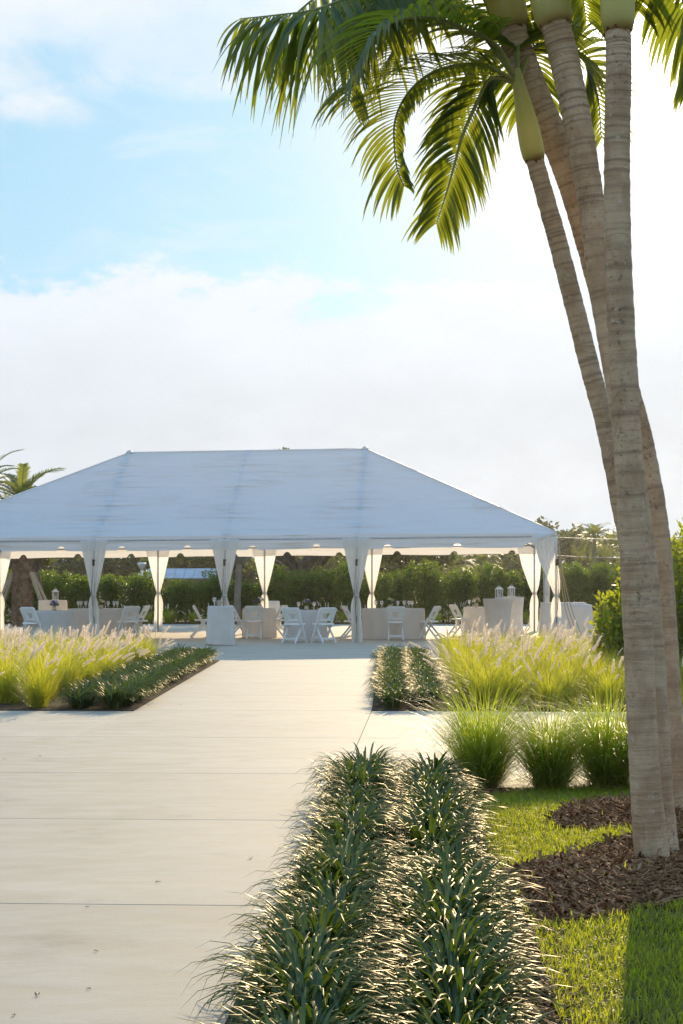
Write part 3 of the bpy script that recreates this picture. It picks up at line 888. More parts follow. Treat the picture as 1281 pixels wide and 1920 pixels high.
palm('slimmest palm with a long pale green crownshaft and backlit drooping fronds', D1 + 1.05,
     [(1246, 1560, 0), (1242, 1500, 0), (1222, 1300, 0), (1196, 1110, 0), (1168, 960, 0), (1136, 800, 0), (1104, 680, 0), (1066, 530, 0), (1034, 410, 0), (1000, 292, 0)],
     [25, 21, 20, 19.5, 19, 18.5, 18.5, 18, 17.5, 16.5], [(991, 245, 0), (980, 190, 0), (966, 130, 0)],
     [dict(p=[(915, 124, -0.1), (868, 122, -0.25), (822, 132, -0.4), (784, 155, -0.5), (754, 192, -0.55), (739, 240, -0.6), (744, 312, -0.6), (758, 350, -0.6)], L=0.33, n=54, g=0.22, wd=0.022, start=0.12, inner=0.4, uph=(-0.2, -0.75, 0.65)),
      dict(p=[(922, 148, -0.05), (896, 190, -0.1), (868, 253, -0.15), (852, 310, -0.2), (836, 366, -0.2), (818, 420, -0.2)], L=0.30, n=54, g=0.16, wd=0.021, start=0.08, lift=0.12, fwd=0.85, uph=(0.0, -1.0, 0.15)),
      dict(p=[(930, 85, -0.1), (870, 54, -0.3), (812, 33, -0.5), (747, 38, -0.7), (700, 70, -0.8), (668, 130, -0.85), (655, 190, -0.85)], L=0.36, n=46, g=0.18, wd=0.026),
      dict(p=[(1000, 92, 0.2), (1050, 82, 0.45), (1095, 110, 0.6), (1120, 175, 0.65), (1128, 260, 0.7)], L=0.28, n=36, g=0.10, wd=0.024, uph=(0.2, -0.9, 0.4)),
      dict(p=[(900, 60, 0.3), (850, 30, 0.5), (790, 40, 0.6), (740, 90, 0.7), (715, 150, 0.7)], L=0.36, n=40, g=0.16, wd=0.026),
      dict(p=[(965, 60, 0.2), (960, 0, 0.5), (930, -50, 0.8), (880, -60, 1.0), (820, -20, 1.1)], L=0.34, n=36, wd=0.026),
      dict(p=[(940, 110, 0.2), (905, 110, 0.4), (870, 150, 0.5), (850, 210, 0.55), (840, 260, 0.55)], L=0.26, n=34, g=0.14, wd=0.022)],
     [(80, 58, 1.1)], 47)


# ------------------------------------------------------------------ shrubs, hedge, trees
def leafquad(b, p, size, nrm_bias=0.5, t=0.0):
    a = U(0, 6.28); e = U(-0.4, 1.2)
    d = Vector((math.cos(a) * math.cos(e), math.sin(a) * math.cos(e), math.sin(e)))
    s = d.cross(Vector((U(-1, 1), U(-1, 1), U(-0.3, 1)))).normalized() * size * 0.27
    m_ = p + d * size * 0.5; up = d.cross(s).normalized() * size * 0.06
    b.add([p, m_ + s + up, p + d * size, m_ - s + up], [(0, 1, 2), (0, 2, 3)], t)


def hedge_shrub(seed):
    random.seed(seed); root = thing('hedge_shrub', 'x', 'shrub'); b = MB(); st = MB()
    for i in range(26):                              # upright shoots
        x, y = U(-0.55, 0.55), U(-0.42, 0.42); h = U(1.35, 1.95) * (1 - 0.15 * abs(x)); lean = Vector((U(-.1, .1), U(-.1, .1), 0))
        st.tube([(x * 0.5, y * 0.5, 0), (x, y, h * 0.5), (x + lean.x, y + lean.y, h * 0.96)], [0.012, 0.008, 0.003], 4, False)
        for k in range(150):
            f = random.random() ** 0.75
            q = Vector((x, y, 0)) + lean * f + Vector((0, 0, 0.06 + f * h)); r = 0.20 * (1.1 - 0.75 * f)
            leafquad(b, q + Vector((random.gauss(0, r), random.gauss(0, r), random.gauss(0, 0.04))), U(0.08, 0.13))
    st.build('stems', M['bark'], root, kind='stuff'); b.build('foliage', M['leaf_hedge'], root, kind='stuff')
    return Proto(root)


HS = [hedge_shrub(300 + i) for i in range(4)]
random.seed(8)
x = -14.5
while x < 14.5:
    right = x > -2.2
    HS[random.randrange(4)].place((x, HD + U(-0.2, 0.2), 0.012), U(0, 6.28), (U(0.85, 1.1), 1.0, (U(0.92, 1.16) if right else U(0.76, 0.98))),
        'upright leafy shrub in the clipped hedge behind the tent', 'hedge shrubs behind the tent')
    x += U(0.72, 0.98)


def leafy_shrub(seed, h, r, n):
    random.seed(seed); root = thing('leafy_shrub', 'x', 'shrub'); b = MB(); st = MB()
    for i in range(n):
        a = U(0, 6.28); rr = r * math.sqrt(random.random()); hh = h * (1 - 0.55 * (rr / r) ** 1.6) * U(0.72, 1.05)
        foot = Vector((math.cos(a) * rr * 0.3, math.sin(a) * rr * 0.3, 0)); z0 = hh * U(0.15, 0.6)
        mid = Vector((math.cos(a) * rr, math.sin(a) * rr, z0)); tip = mid + Vector((math.cos(a) * 0.12, math.sin(a) * 0.12, hh - z0))
        st.tube([foot, mid, tip], [0.012, 0.007, 0.002], 4, False)
        for k in range(58):
            f = random.random(); q = mid.lerp(tip, f)
            leafquad(b, q + Vector((random.gauss(0, 0.035), random.gauss(0, 0.035), 0)), U(0.07, 0.115))
    st.build('stems', M['bark'], root, kind='stuff'); b.build('foliage', M['leaf_shrub'], root, kind='stuff')
    return Proto(root)


LS = [leafy_shrub(400, 2.05, 0.85, 210), leafy_shrub(401, 2.1, 0.8, 210)]
LS[0].place((4.22, 23.6, 0.012), 0.3, (0.85, 0.9, 0.98), 'bright yellow-green leafy shrub seen between tent corner and palm trunks', 'leafy shrubs behind the palms')
LS[1].place((4.75, 23.0, 0.012), 1.3, (1, 1, 1.12), 'taller bright leafy shrub on the far side of the palm trunks from the tent', 'leafy shrubs behind the palms')
LS[0].place((5.35, 24.3, 0.012), 2.3, (1, 1, 1.0), 'bright leafy shrub farthest from the tent, behind the taller one', 'leafy shrubs behind the palms')


def blob_leaves(b, c, rad, n, size, shell=0.55):
    for _ in range(n):
        d = Vector((random.gauss(0, 1), random.gauss(0, 1), random.gauss(0, 1))).normalized()
        r = shell + (1 - shell) * random.random() if random.random() < 0.8 else random.random()
        leafquad(b, Vector(c) + Vector((d.x * rad[0], d.y * rad[1], d.z * rad[2])) * r, size * U(0.7, 1.3))


def broad_tree(name, label, loc, h, spread, seed, trunk_r, lean=0.0, fork=0.3, nclump=46, mbark='bark', leafm='leaf_oak', low=0.3, lsize=0.16, group=None, per=170, trunk_h=None, extra=()):
    random.seed(seed); root = thing(name, label, 'tree', loc, group=group)
    th = trunk_h or h * fork; b = MB()
    top = Vector((lean, 0, th))
    b.tube(catmull([(0, 0, -0.1), (lean * 0.3, 0, th * 0.5), top], 8), [trunk_r * q for q in (1.5, 1.15, 1.02, 0.98, .95, .92, .9, .86)], 10, True)
    to = b.build('trunk', M[mbark], root)
    ends = []
    for i in range(8):
        a = i / 8 * 6.28 + U(-.3, .3); e = R(U(12, 70)); ln = spread * U(0.6, 1.0)
        d = Vector((math.cos(a) * math.cos(e), math.sin(a) * math.cos(e), math.sin(e) * 0.85))
        p1 = top + d * ln * 0.45 + Vector((U(-.2, .2), U(-.2, .2), U(0, .3))); p2 = top + d * ln + Vector((0, 0, U(-.1, .5)))
        lb = MB(); lb.tube(catmull([top - Vector((0, 0, 0.15)), p1, p2], 9), [trunk_r * q for q in (.62, .55, .46, .4, .33, .27, .2, .14, .07)], 7, True)
        for k in range(3):
            q = p1.lerp(p2, U(0.1, 0.9)); q2 = q + Vector((U(-1, 1), U(-1, 1), U(-0.2, 0.9))) * spread * 0.35
            lb.tube([q, (q + q2) / 2 + Vector((0, 0, 0.1)), q2], [trunk_r * 0.2, trunk_r * 0.13, trunk_r * 0.05], 5, False); ends.append(q2)
        lb.build('limb', M[mbark], root); ends += [p2, p1.lerp(p2, 0.6)]
    cb = MB()
    for i in range(nclump):
        e = random.choice(ends) + Vector((U(-1, 1), U(-1, 1), U(-0.5, 0.7))) * spread * 0.22
        e.z = max(e.z, h * low)
        s = spread * U(0.13, 0.24)
        blob_leaves(cb, e, (s * 1.25, s * 1.25, s * 0.8), per, lsize)
    for e, r_ in extra:
        blob_leaves(cb, e, r_, 420, lsize)
    cb.build('crown', M[leafm], root, kind='stuff')
    return root


broad_tree('live_oak', 'spreading dark oak with forked limbs behind the hedge and tent', A(532, 1160, 70) * Vector((1, 1, 0)) if False else Vector((-2.2, 70, 0)),
           7.0, 4.2, 51, 0.42, lean=0.25, trunk_h=1.75, low=0.34, nclump=44, per=130, extra=(((-0.2, 0, 6.35), (0.8, 0.8, 0.45)), ((0.6, 0.3, 6.2), (0.7, 0.7, 0.4)), ((0.2, 0, 5.4), (1.1, 1.0, 0.7))))
broad_tree('pale_trunked_tree', 'slim pale-trunked tree standing in front of the hedge behind the tent', (-3.62, 60.2, 0), 4.4, 1.5, 52, 0.12, lean=0.1, trunk_h=2.2, mbark='bark_pale', nclump=14, low=0.42)
broad_tree('small_tree', 'small tree with a dark leaning trunk beside the propped date palm', (-10.3, 60.0, 0), 4.6, 1.7, 53, 0.13, lean=-0.25, trunk_h=1.9, nclump=16, low=0.42)
broad_tree('background_tree', 'broad tree behind the low roofed shelter', (-10.5, 118, 0), 7.5, 4.5, 54, 0.3, trunk_h=2.2, nclump=44, low=0.3, lsize=0.3, per=110)
broad_tree('background_tree', 'broad tree beyond the hedge behind the round tables', (3.2, 82, 0), 5.2, 3.0, 55, 0.2, trunk_h=1.6, nclump=36, low=0.3, lsize=0.2, per=130)

# hazy belt of trees along the far side
random.seed(61); b = MB()
x = -34.0
while x < 40:
    y = 128 + U(-8, 8); hh = U(3.2, 4.6) + (0.8 if x > 14 else 0.0)
    for k in range(16):
        s = U(0.7, 1.3)
        blob_leaves(b, (x + U(-1.6, 1.6), y + U(-1.5, 1.5), U(0.5, hh)), (s * 1.2, s, s * 0.8), 110, 0.42, 0.3)
    x += U(1.3, 1.9)
tag(b.build('distant_wood', M['leaf_far'], smooth=False), 'far belt of dull grey-green trees beyond the hedge', 'trees', kind='stuff')


def feather_palm(name, label, loc, hgt, crown_r, seed, nf=22, trunk_r=0.14, lean=(0, 0), L=0.5, group=None, sag=22, date=False, npair=26):
    random.seed(seed); root = thing(name, label, 'palm tree', loc, group=group)
    b = MB()
    if date:
        c = [Vector((0, 0, hgt * i / 44)) for i in range(45)]
        prof = [trunk_r * (1.25 - 0.35 * (i / 44)) for i in range(45)]
        b.tube(c, prof, 14, True)
        for i in range(2, 44):
            for k in range(12):
                a = (k + 0.5 * (i % 2)) / 12 * 6.283 + U(-.06, .06); r = prof[i]
                p = Vector((math.cos(a) * r, math.sin(a) * r, c[i].z)); d = Vector((math.cos(a), math.sin(a), 0)); s = Vector((-d.y, d.x, 0)) * r * 0.24
                b.add([p - s, p + s, p + d * U(0.03, 0.06) + Vector((0, 0, U(0.05, 0.08))), p + Vector((0, 0, 0.10))], [(0, 1, 2), (0, 2, 3), (1, 3, 2)])
        b.build('trunk', M['datetrunk'], root, smooth=False)
        top = c[-1]
    else:
        c = catmull([(0, 0, 0), (lean[0] * 0.3, lean[1] * 0.3, hgt * 0.5), (lean[0], lean[1], hgt)], 14)
        b.tube(c, [trunk_r * (1.3 - 0.5 * i / 13) for i in range(14)], 8, True); b.build('trunk', M['bark_pale'], root); top = c[-1]
    for i in range(nf):
        az = i * 2.399 + U(-.2, .2); e = R(80 - 95 * (i / nf) + U(-6, 6)); ln = crown_r * U(0.85, 1.1)
        d = Vector((math.cos(az), math.sin(az), 0)); q = top.copy(); pp = [q.copy()]
        for k in range(5):
            q = q + (d * math.cos(e) + Vector((0, 0, math.sin(e)))) * ln / 5; pp.append(q.copy()); e -= R(sag * U(0.8, 1.2))
        frond(root, pp, L, n=npair, g=0.10, wd=0.045, keel=0.0, segs=4, nores=14, mtl=M['leaflet_far'], mtr=M['rachis'], r0=0.02, lift=0.35, fwd=0.8)
    return root, top


dp, _ = feather_palm('date_palm', 'thick-trunked date palm held up by timber props behind the tent', (-10.35, 56.5, 0.0), 4.0, 2.0, 71, 26, 0.27, L=0.34, date=True, sag=17)
for a in (20, 150, 200, 330):
    pb = MB(); d = Vector((math.cos(R(a)), math.sin(R(a)), 0))
    pb.bar(d * 0.34 + Vector((0, 0, 1.75)), d * 1.15 + Vector((0, 0, 0.02)), 0.09, 0.09)
    pb.build('prop', M['timber'], dp, smooth=False)
feather_palm('date_palm', 'date palm mostly hidden by the tent, its crown above the roof slope', (-12.4, 60.5, 0.0), 4.6, 2.0, 72, 24, 0.25, L=0.34, date=True, sag=17)
FARP = ((15.9, 110, 4.3), (17.6, 116, 3.9), (19.2, 112, 4.6), (21.0, 120, 4.2), (6.6, 104, 2.3), (8.4, 108, 2.6))
LABP = ('hazy feathery palm rising beside the tent corner', 'hazy short feathery palm behind the wires', 'tallest hazy feathery palm beside the palm trunks', 'hazy feathery palm behind the big palm trunks',
        'low feathery palm showing over the hedge under the tent eave', 'low feathery palm over the hedge behind the lantern tables')
for i, (x, y, h) in enumerate(FARP):
    feather_palm('feathery_palm', LABP[i], (x, y, -0.05), h, 2.0, 80 + i, 18, 0.13, (U(-.3, .3), 0), 0.55, 'hazy palms beyond the hedge', sag=26, npair=22)
feather_palm('feathery_palm', 'sunlit feathery palm peeping past the shrubs farthest from the tent', (7.62, 34, 0), 2.15, 1.25, 95, 16, 0.1, L=0.34, sag=24)

# ------------------------------------------------------------------ the tent
TPS = R(3.2); TB = 3.09; TD = 9.27
TC = G(669, 1205)
tent = thing('frame_tent', 'large white hip-roofed frame tent with scalloped valance', 'tent', (TC.x, TC.y, 0), -TPS)
tent_m = Matrix.Translation((TC.x, TC.y, 0)) @ Matrix.Rotation(-TPS, 4, 'Z')


def TW(x, y, z=0.0):
    return tent_m @ Vector((x, y, z))


XE, XA, XB, XC, XD = -TB * 3.5, -TB * 2, -TB, 0.0, TB * 1.5


def eave(x): return 2.53 + 0.0075 * x
def ridge(x): return 4.88 + 0.012 * x


def roof_panel(q00, q10, q01, q11, seam_l, seam_r, n=26, m_=36, seed=0, name='roof_panel'):
    """bilinear skin between two eave points and two ridge points with slack and puckers"""
    b = MB(); q00, q10, q01, q11 = map(Vector, (q00, q10, q01, q11))
    nr = (q10 - q00).cross((q01 + q11) / 2 - q00).normalized()
    for i in range(n + 1):
        for j in range(m_ + 1):
            s, t = i / n, j / m_
            p = (q00 * (1 - s) + q10 * s) * (1 - t) + (q01 * (1 - s) + q11 * s) * t
            sag = math.sin(math.pi * s) * math.sin(math.pi * t)
            ed = max(math.exp(-s * 4.5) * seam_l, math.exp(-(1 - s) * 4.5) * seam_r, 0.5 * math.exp(-(1 - t) * 6))
            fade = min(1, 8 * s, 8 * (1 - s), 8 * t, 8 * (1 - t))
            wv = mnoise.noise((p.x * 0.7 + seed, p.y * 0.5, p.z * 4.2)) * 0.035 * (0.25 + ed) * fade
            p = p + nr * (wv - 0.05 * sag)
            b.v.append(tuple(p)); b.t.append(ed * 0.9)
    for i in range(n):
        for j in range(m_):
            a = i * (m_ + 1) + j
            b.f.append((a, a + m_ + 1, a + m_ + 2, a + 1))
    return b.build(name, M['vinyl'], tent)


def E(x, y): return (x, y, eave(x))
def RG(x): return (x, TD / 2, ridge(x))


roof_panel(E(XE, 0), E(XA, 0), RG(XA), RG(XA), 0.4, 1, seed=1)
roof_panel(E(XA, 0), E(XB, 0), RG(XA), RG(XB), 1, 0.7, seed=2)
roof_panel(E(XB, 0), E(XC, 0), RG(XB), RG(XC), 0.7, 1, seed=3)
roof_panel(E(XC, 0), E(XD, 0), RG(XC), RG(XC), 1, 0.4, seed=4)
roof_panel(E(XD, 0), E(XD, TD), RG(XC), RG(XC), 0.5, 0.5, seed=5)
roof_panel(E(XC, TD), E(XD, TD), RG(XC), RG(XC), 1, 0.4, seed=6)
roof_panel(E(XB, TD), E(XC, TD), RG(XB), RG(XC), 0.7, 1, seed=7)
roof_panel(E(XA, TD), E(XB, TD), RG(XA), RG(XB), 1, 0.7, seed=8)
roof_panel(E(XE, TD), E(XA, TD), RG(XA), RG(XA), 0.4, 1, seed=9)
roof_panel(E(XE, 0), E(XE, TD), RG(XA), RG(XA), 0.5, 0.5, seed=10)
# seam bands, hips, ridge
for (p, q, wd) in ((E(XA, 0), RG(XA), 0.10), (E(XB, 0), RG(XB), 0.05), (E(XC, 0), RG(XC), 0.10), (E(XA, TD), RG(XA), 0.1), (E(XB, TD), RG(XB), 0.06), (E(XC, TD), RG(XC), 0.1)):
    b = MB(); p, q = Vector(p), Vector(q); k = 26; up = Vector((1, 0, 0)).cross(q - p).normalized()
    if up.z < 0: up = -up
    pts = [p.lerp(q, i / k) + up * (0.022 + 0.008 * mnoise.noise((i * 0.7, p.x, 0))) + Vector((0.014 * mnoise.noise((i * 0.9, p.x, 4)), 0, 0)) for i in range(k + 1)]
    b.strip(pts, [wd * 1.25] * (k + 1), Vector((1, 0, 0)), 1.0, keel=-0.12)
    b.build('seam_band', M['vinyl'], tent)
for (p, q) in ((E(XD, 0), RG(XC)), (E(XD, TD), RG(XC)), (E(XE, 0), RG(XA)), (E(XE, TD), RG(XA)), (RG(XA), RG(XC))):
    b = MB(); b.tube([Vector(p).lerp(Vector(q), i / 14) for i in range(15)], 0.028, 8, True); b.build('roof_edge', M['vinyl'], tent)
for x in (XA, XC):
    b = MB(); b.lathe([(0.10, -0.03), (0.09, 0.03), (0.03, 0.07)], 10, RG(x)); b.build('peak_cap', M['vinyl'], tent)


def valance(a, b_, nots, tuck_end=False, out=(0, -1, 0), seed=0):
    a, b_ = Vector(a), Vector(b_); ln = (b_ - a).length; n = int(ln / 0.035); o = Vector(out)
    m = MB(); rows_ = 5
    for i in range(n + 1):
        s = i / n; p = a.lerp(b_, s); dz = 0.335
        for ns in nots:
            d = abs(s * ln - ns)
            if d < 0.11: dz -= 0.105 * (1 - (d / 0.11) ** 3)
        dz -= 0.012 * math.sin(s * ln * 2.1 + seed)
        bel = 0.0
        if tuck_end:
            f = ss(s * ln, ln - 0.62, ln - 0.02); dz = dz * (1 - f) + 0.06 * f; bel = 0.10 * math.sin(math.pi * f)
        for j in range(rows_):
            f = j / (rows_ - 1)
            q = p + Vector((0, 0, -dz * f)) + o * (0.015 + 0.012 * f * mnoise.noise((s * ln * 1.6, seed, f)) + bel * math.sin(math.pi * f))
            m.v.append(tuple(q)); m.t.append(0.0)
    for i in range(n):
        for j in range(rows_ - 1):
            k = i * rows_ + j; m.f.append((k, k + rows_, k + rows_ + 1, k + 1))
    return m.build('valance', M['vinyl'], tent)


for y, o in ((0, (0, -1, 0)), (TD, (0, 1, 0))):
    valance(E(XE, y), E(XA, y), (0.7, 2.3, 3.85), False, o, 1 + y)
    valance(E(XA, y), E(XB, y), (0.65, 2.2), False, o, 2 + y)
    valance(E(XB, y), E(XC, y), (0.65, 2.15), False, o, 3 + y)
    valance(E(XC, y), E(XD, y), (0.72, 2.35, 4.0), y == 0, o, 4 + y)
valance(E(XD, 0), E(XD, TD), (1.2, 2.7, 4.2, 5.7, 7.2, 8.5), False, (1, 0, 0), 5)
valance(E(XE, 0), E(XE, TD), (1.2, 2.7, 4.2, 5.7, 7.2, 8.5), False, (-1, 0, 0), 6)
# frame: eave rails, rafters and poles
for (p, q) in ((E(XE, 0), E(XD, 0)), (E(XE, TD), E(XD, TD)), (E(XD, 0), E(XD, TD)), (E(XE, 0), E(XE, TD)), (RG(XA), RG(XC))):
    b = MB(); dz = Vector((0, 0, -0.09)); b.tube([Vector(p) + dz, Vector(q) + dz], 0.026, 8); b.build('eave_rail', M['alu'], tent)
for x in (XA, XB, XC):
    for y in (0, TD):
        b = MB(); dz = Vector((0, 0, -0.14)); b.tube([Vector(E(x, y)) + dz, Vector(RG(x)) + dz], 0.024, 8); b.build('rafter', M['alu'], tent)
for x, xr in ((XD, XC), (XE, XA)):
    for y in (0, TD / 2, TD):
        b = MB(); dz = Vector((0, 0, -0.16)); b.tube([Vector(E(x, y)) + dz, Vector(RG(xr)) + dz], 0.024, 8); b.build('rafter', M['alu'], tent)
POLES = [(XE, 0), (XA, 0), (XB, 0), (XC, 0), (XD, 0), (XE, TD), (XA, TD), (XB, TD), (XC, TD), (XD, TD), (XD, TD / 2), (XE, TD / 2)]
for x, y in POLES:
    b = MB(); b.tube([(x, y, 0.0), (x, y, eave(x) - 0.05)], 0.026, 10); po = b.build('pole', M['alu'], tent)
    b = MB(); b.box((x, y, 0.008), (0.16, 0.16, 0.016)); b.build('base_plate', M['alu'], po, smooth=False)
for x, y in ((XA, 0), (XB, 0), (XC, 0), (XD, 0)):
    b = MB(); oy = -0.13
    sg = -1 if x != XD else 1
    b.bar((x - 0.02 * sg, oy, eave(x) - 0.34), (x + 0.05 * sg, oy, 1.25), 0.022, 0.006)
    b.bar((x + 0.05 * sg, oy, 1.25), (x, -0.05, 0.42), 0.014, 0.006)
    st = b.build('strap', M['strap'], tent, smooth=False)
    b = MB(); b.box((x, oy - 0.01, 1.86), (0.05, 0.035, 0.13)); b.box((x + 0.01, oy - 0.03, 1.93), (0.07, 0.025, 0.03)); b.build('ratchet', M['strap'], st, smooth=False)
b = MB(); b.tube([(XC, -0.02, 0.0), (XC, -0.02, 0.62)], 0.030, 8); b.build('pole_sleeve', M['strap'], tent)
b = MB()
for k in range(3):
    b.tube(catmull([(XD + 0.05, -0.02, 2.38), (XD + 0.10 + 0.03 * k, 0.02, 1.6), (XD + 0.20 + 0.07 * k, 0.05, 0.85), (XD + 0.45 + 0.10 * k, 0.1, 0.02)], 18), 0.011, 5)
b.build('guy_rope', M['rope'], tent)


def curtain(label, x, y, wt=0.33, asym=0.0, seed=0, back=False, zt=1.11, side=False, group='tied tent curtains'):
    """gathered sheer cloth hung at a pole, tied in at waist height"""
    random.seed(seed); m = MB(); nx, nz = 44, 46
    top = eave(x) - 0.10; ph = U(0, 6)
    for j in range(nz + 1):
        z = top * (1 - j / nz) + 0.01
        if z > zt:
            f = (z - zt) / (top - zt); wd = 0.045 + (wt - 0.045) * (f ** 0.86 if not asym else f ** 0.62)
        else:
            f = (zt - z) / zt; wd = 0.045 + (0.055 + 0.035 * f) * (1 - math.exp(-f * 9)) + (0.02 * math.sin(min(1, f * 2.0) * math.pi))
        for i in range(nx + 1):
            s = i / nx * 2 - 1
            amp = 0.018 + 0.055 * (1 - min(1, wd / 0.33))
            fold = math.sin(s * 17 + ph + 0.5 * math.sin(z * 1.7)) * 0.6 + math.sin(s * 31 + ph * 2) * 0.25
            yy = amp * fold + (0.03 if wd < 0.12 else 0.0) * math.cos(s * math.pi)
            xx = s * wd + asym * wd * min(1, max(0, (z - zt) / 0.8)) * 0.95 + 0.012 * math.sin(z * 4 + ph) * (z < zt)
            px, py = (xx, yy - 0.07) if not side else (yy + 0.07, xx)
            if back: py = yy + 0.07
            m.v.append((px, py, z)); m.t.append(0)
    for j in range(nz):
        for i in range(nx):
            a = j * (nx + 1) + i; m.f.append((a, a + 1, a + nx + 2, a + nx + 1))
    q = TW(x, y)
    o = thing('curtain', label, 'curtain', q, -TPS, group)
    m.build('drape', M['sheer'], o)
    oy = (-0.07, 0)[side] if not back else 0.07
    t = MB(); pr = [(0.058, zt - 0.025), (0.066, zt), (0.058, zt + 0.025)]
    t.lathe(pr, 14, (0.07 if side else 0, oy, 0)); t.build('tie_band', M['cloth'], o)
    return o


curtain('white curtain on the front tent pole behind the yellow-green grass', XA, 0, seed=1)
curtain('white curtain on the front tent pole beside the blue-shaded draped stand', XB, 0, seed=2)
curtain('white curtain on the front pole between two round guest tables', XC, 0, seed=3)
curtain('white curtain on the front corner pole with the tucked-up valance', XD, 0, 0.27, asym=-1.0, seed=4)
curtain('white curtain on the rear corner pole by the propped date palm', XE, TD, 0.36, seed=5, back=True)
curtain('sunlit curtain on the rear pole beside the low roofed shelter', XA, TD, 0.35, seed=6, back=True)
curtain('sunlit curtain on the rear pole behind the small guest table', XB, TD, 0.36, seed=7, back=True)
curtain('sunlit curtain on the rear pole behind the glasses table', XC, TD, 0.33, seed=8, back=True)
curtain('bright curtain on the rear corner pole by the lantern tables', XD, TD, 0.36, asym=-0.35, seed=9, back=True)
curtain('narrow curtain on the middle pole of the tent end by the buffet', XD, TD / 2, 0.28, seed=10, side=True)


# ------------------------------------------------------------------ tables, chairs and table dressing
def round_cloth(name, label, loc, r, h, seed, flare=0.06, group=None, waist=0.0):
    random.seed(seed)
    t = thing('round_table', 'folding table hidden under: ' + label if False else label.replace('cloth over', 'pedestal under the cloth of'), 'table', loc, group='tables under the cloths')
    b = MB(); b.lathe([(r - 0.015, h - 0.035), (r - 0.012, h - 0.012)], 24); b.build('tabletop', M['timber'], t)
    b = MB(); b.tube([(0, 0, 0.03), (0, 0, h - 0.035)], 0.035, 8); b.build('pedestal', M['alu'], t)
    b = MB(); b.lathe([(r * 0.5, 0.0), (r * 0.48, 0.03)], 16); b.build('foot', M['alu'], t)
    m = MB(); n = 96; prof = [(r * 0.45, h), (r * 0.85, h + 0.001), (r - 0.006, h), (r, h - 0.006)]
    k = 12
    folds = [(random.choice((5, 7, 9, 11, 14)), U(0, 6.28), U(0.4, 1.0)) for _ in range(4)]
    vs = [(0, 0, h + 0.001)]; fs = []
    rings = list(prof) + [(None, h - 0.006 - (h - 0.014) * (i + 1) / k) for i in range(k)]
    for ri, (pr, z) in enumerate(rings):
        for j in range(n):
            a = 2 * math.pi * j / n
            if pr is None:
                f = 1 - z / h
                wv = sum(q * math.sin(c_ * a + p_) for c_, p_, q in folds) / 2.2
                rr = r + 0.004 + flare * f * (0.35 + 0.75 * wv) - waist * math.sin(f * math.pi * 0.75)
                rr = max(rr, r * 0.35)
            else:
                rr = pr
            vs.append((rr * math.cos(a), rr * math.sin(a), z))
    fs += [(0, 1 + j, 1 + (j + 1) % n) for j in range(n)]
    for i in range(len(rings) - 1):
        fs += [(1 + i * n + j, 1 + (i + 1) * n + j, 1 + (i + 1) * n + (j + 1) % n, 1 + i * n + (j + 1) % n) for j in range(n)]
    m.add(vs, fs)
    o = m.build(name, M['cloth'], loc=loc)
    return tag(o, label, 'tablecloth', group)


def box_cloth(label, loc, sx, sy, h, rz, seed):
    random.seed(seed)
    t = thing('serving_table', label.replace('cloth over', 'frame under the cloth of'), 'table', loc, rz, group='tables under the cloths')
    b = MB(); b.box((0, 0, h - 0.03), (sx - 0.03, sy - 0.03, 0.03)); b.build('tabletop', M['timber'], t, smooth=False)
    for ix in (-1, 1):
        for iy in (-1, 1):
            b = MB(); b.tube([(ix * (sx / 2 - 0.06), iy * (sy / 2 - 0.06), 0), (ix * (sx / 2 - 0.06), iy * (sy / 2 - 0.06), h - 0.045)], 0.015, 6); b.build('leg', M['alu'], t)
    m = MB(); n = 120; k = 12; ph = [U(0, 6.28) for _ in range(3)]
    per = []
    for j in range(n):
        s = j / n * 4; e = int(s); f = s - e
        c = [(-1, -1), (1, -1), (1, 1), (-1, 1)]
        a, b2 = c[e], c[(e + 1) % 4]
        per.append((a[0] + (b2[0] - a[0]) * f, a[1] + (b2[1] - a[1]) * f, s))
    vs = [(0, 0, h + 0.002)]
    for ri in range(k + 2):
        for (x, y, s) in per:
            if ri == 0:
                vs.append((x * (sx / 2 - 0.01), y * (sy / 2 - 0.01), h + 0.002)); continue
            f = (ri - 1) / k; z = h - 0.008 - (h - 0.03) * f
            if abs(x) == 1 and abs(y) == 1 or min(abs(abs(x) - 1), abs(abs(y) - 1)) > -1:
                w = 0.014 * f * math.sin(s * 5 + ph[0]) + 0.010 * f * math.sin(s * 11 + ph[1])
            cr = max(0, abs(x) + abs(y) - 1.75) * 0.16 * f
            ox = (x * (sx / 2 + cr) + (math.copysign(w, x) if abs(x) > 0.98 else 0)); oy = (y * (sy / 2 + cr) + (math.copysign(w, y) if abs(y) > 0.98 else 0))
            zz_ = z - 0.012 * f * math.sin(s * 3 + ph[2]) * (f > 0.9)
            vs.append((ox, oy, max(zz_, 0.012)))
    fs = [(0, 1 + j, 1 + (j + 1) % n) for j in range(n)]
    for i in range(k + 1):
        fs += [(1 + i * n + j, 1 + (i + 1) * n + j, 1 + (i + 1) * n + (j + 1) % n, 1 + i * n + (j + 1) % n) for j in range(n)]
    m.add(vs, fs)
    o = m.build('tablecloth', M['cloth'], loc=loc, rz=rz)
    return tag(o, label, 'tablecloth')


def D(px, d, z=0.0):
    return Vector(((px - CX) / F * d, d, z))


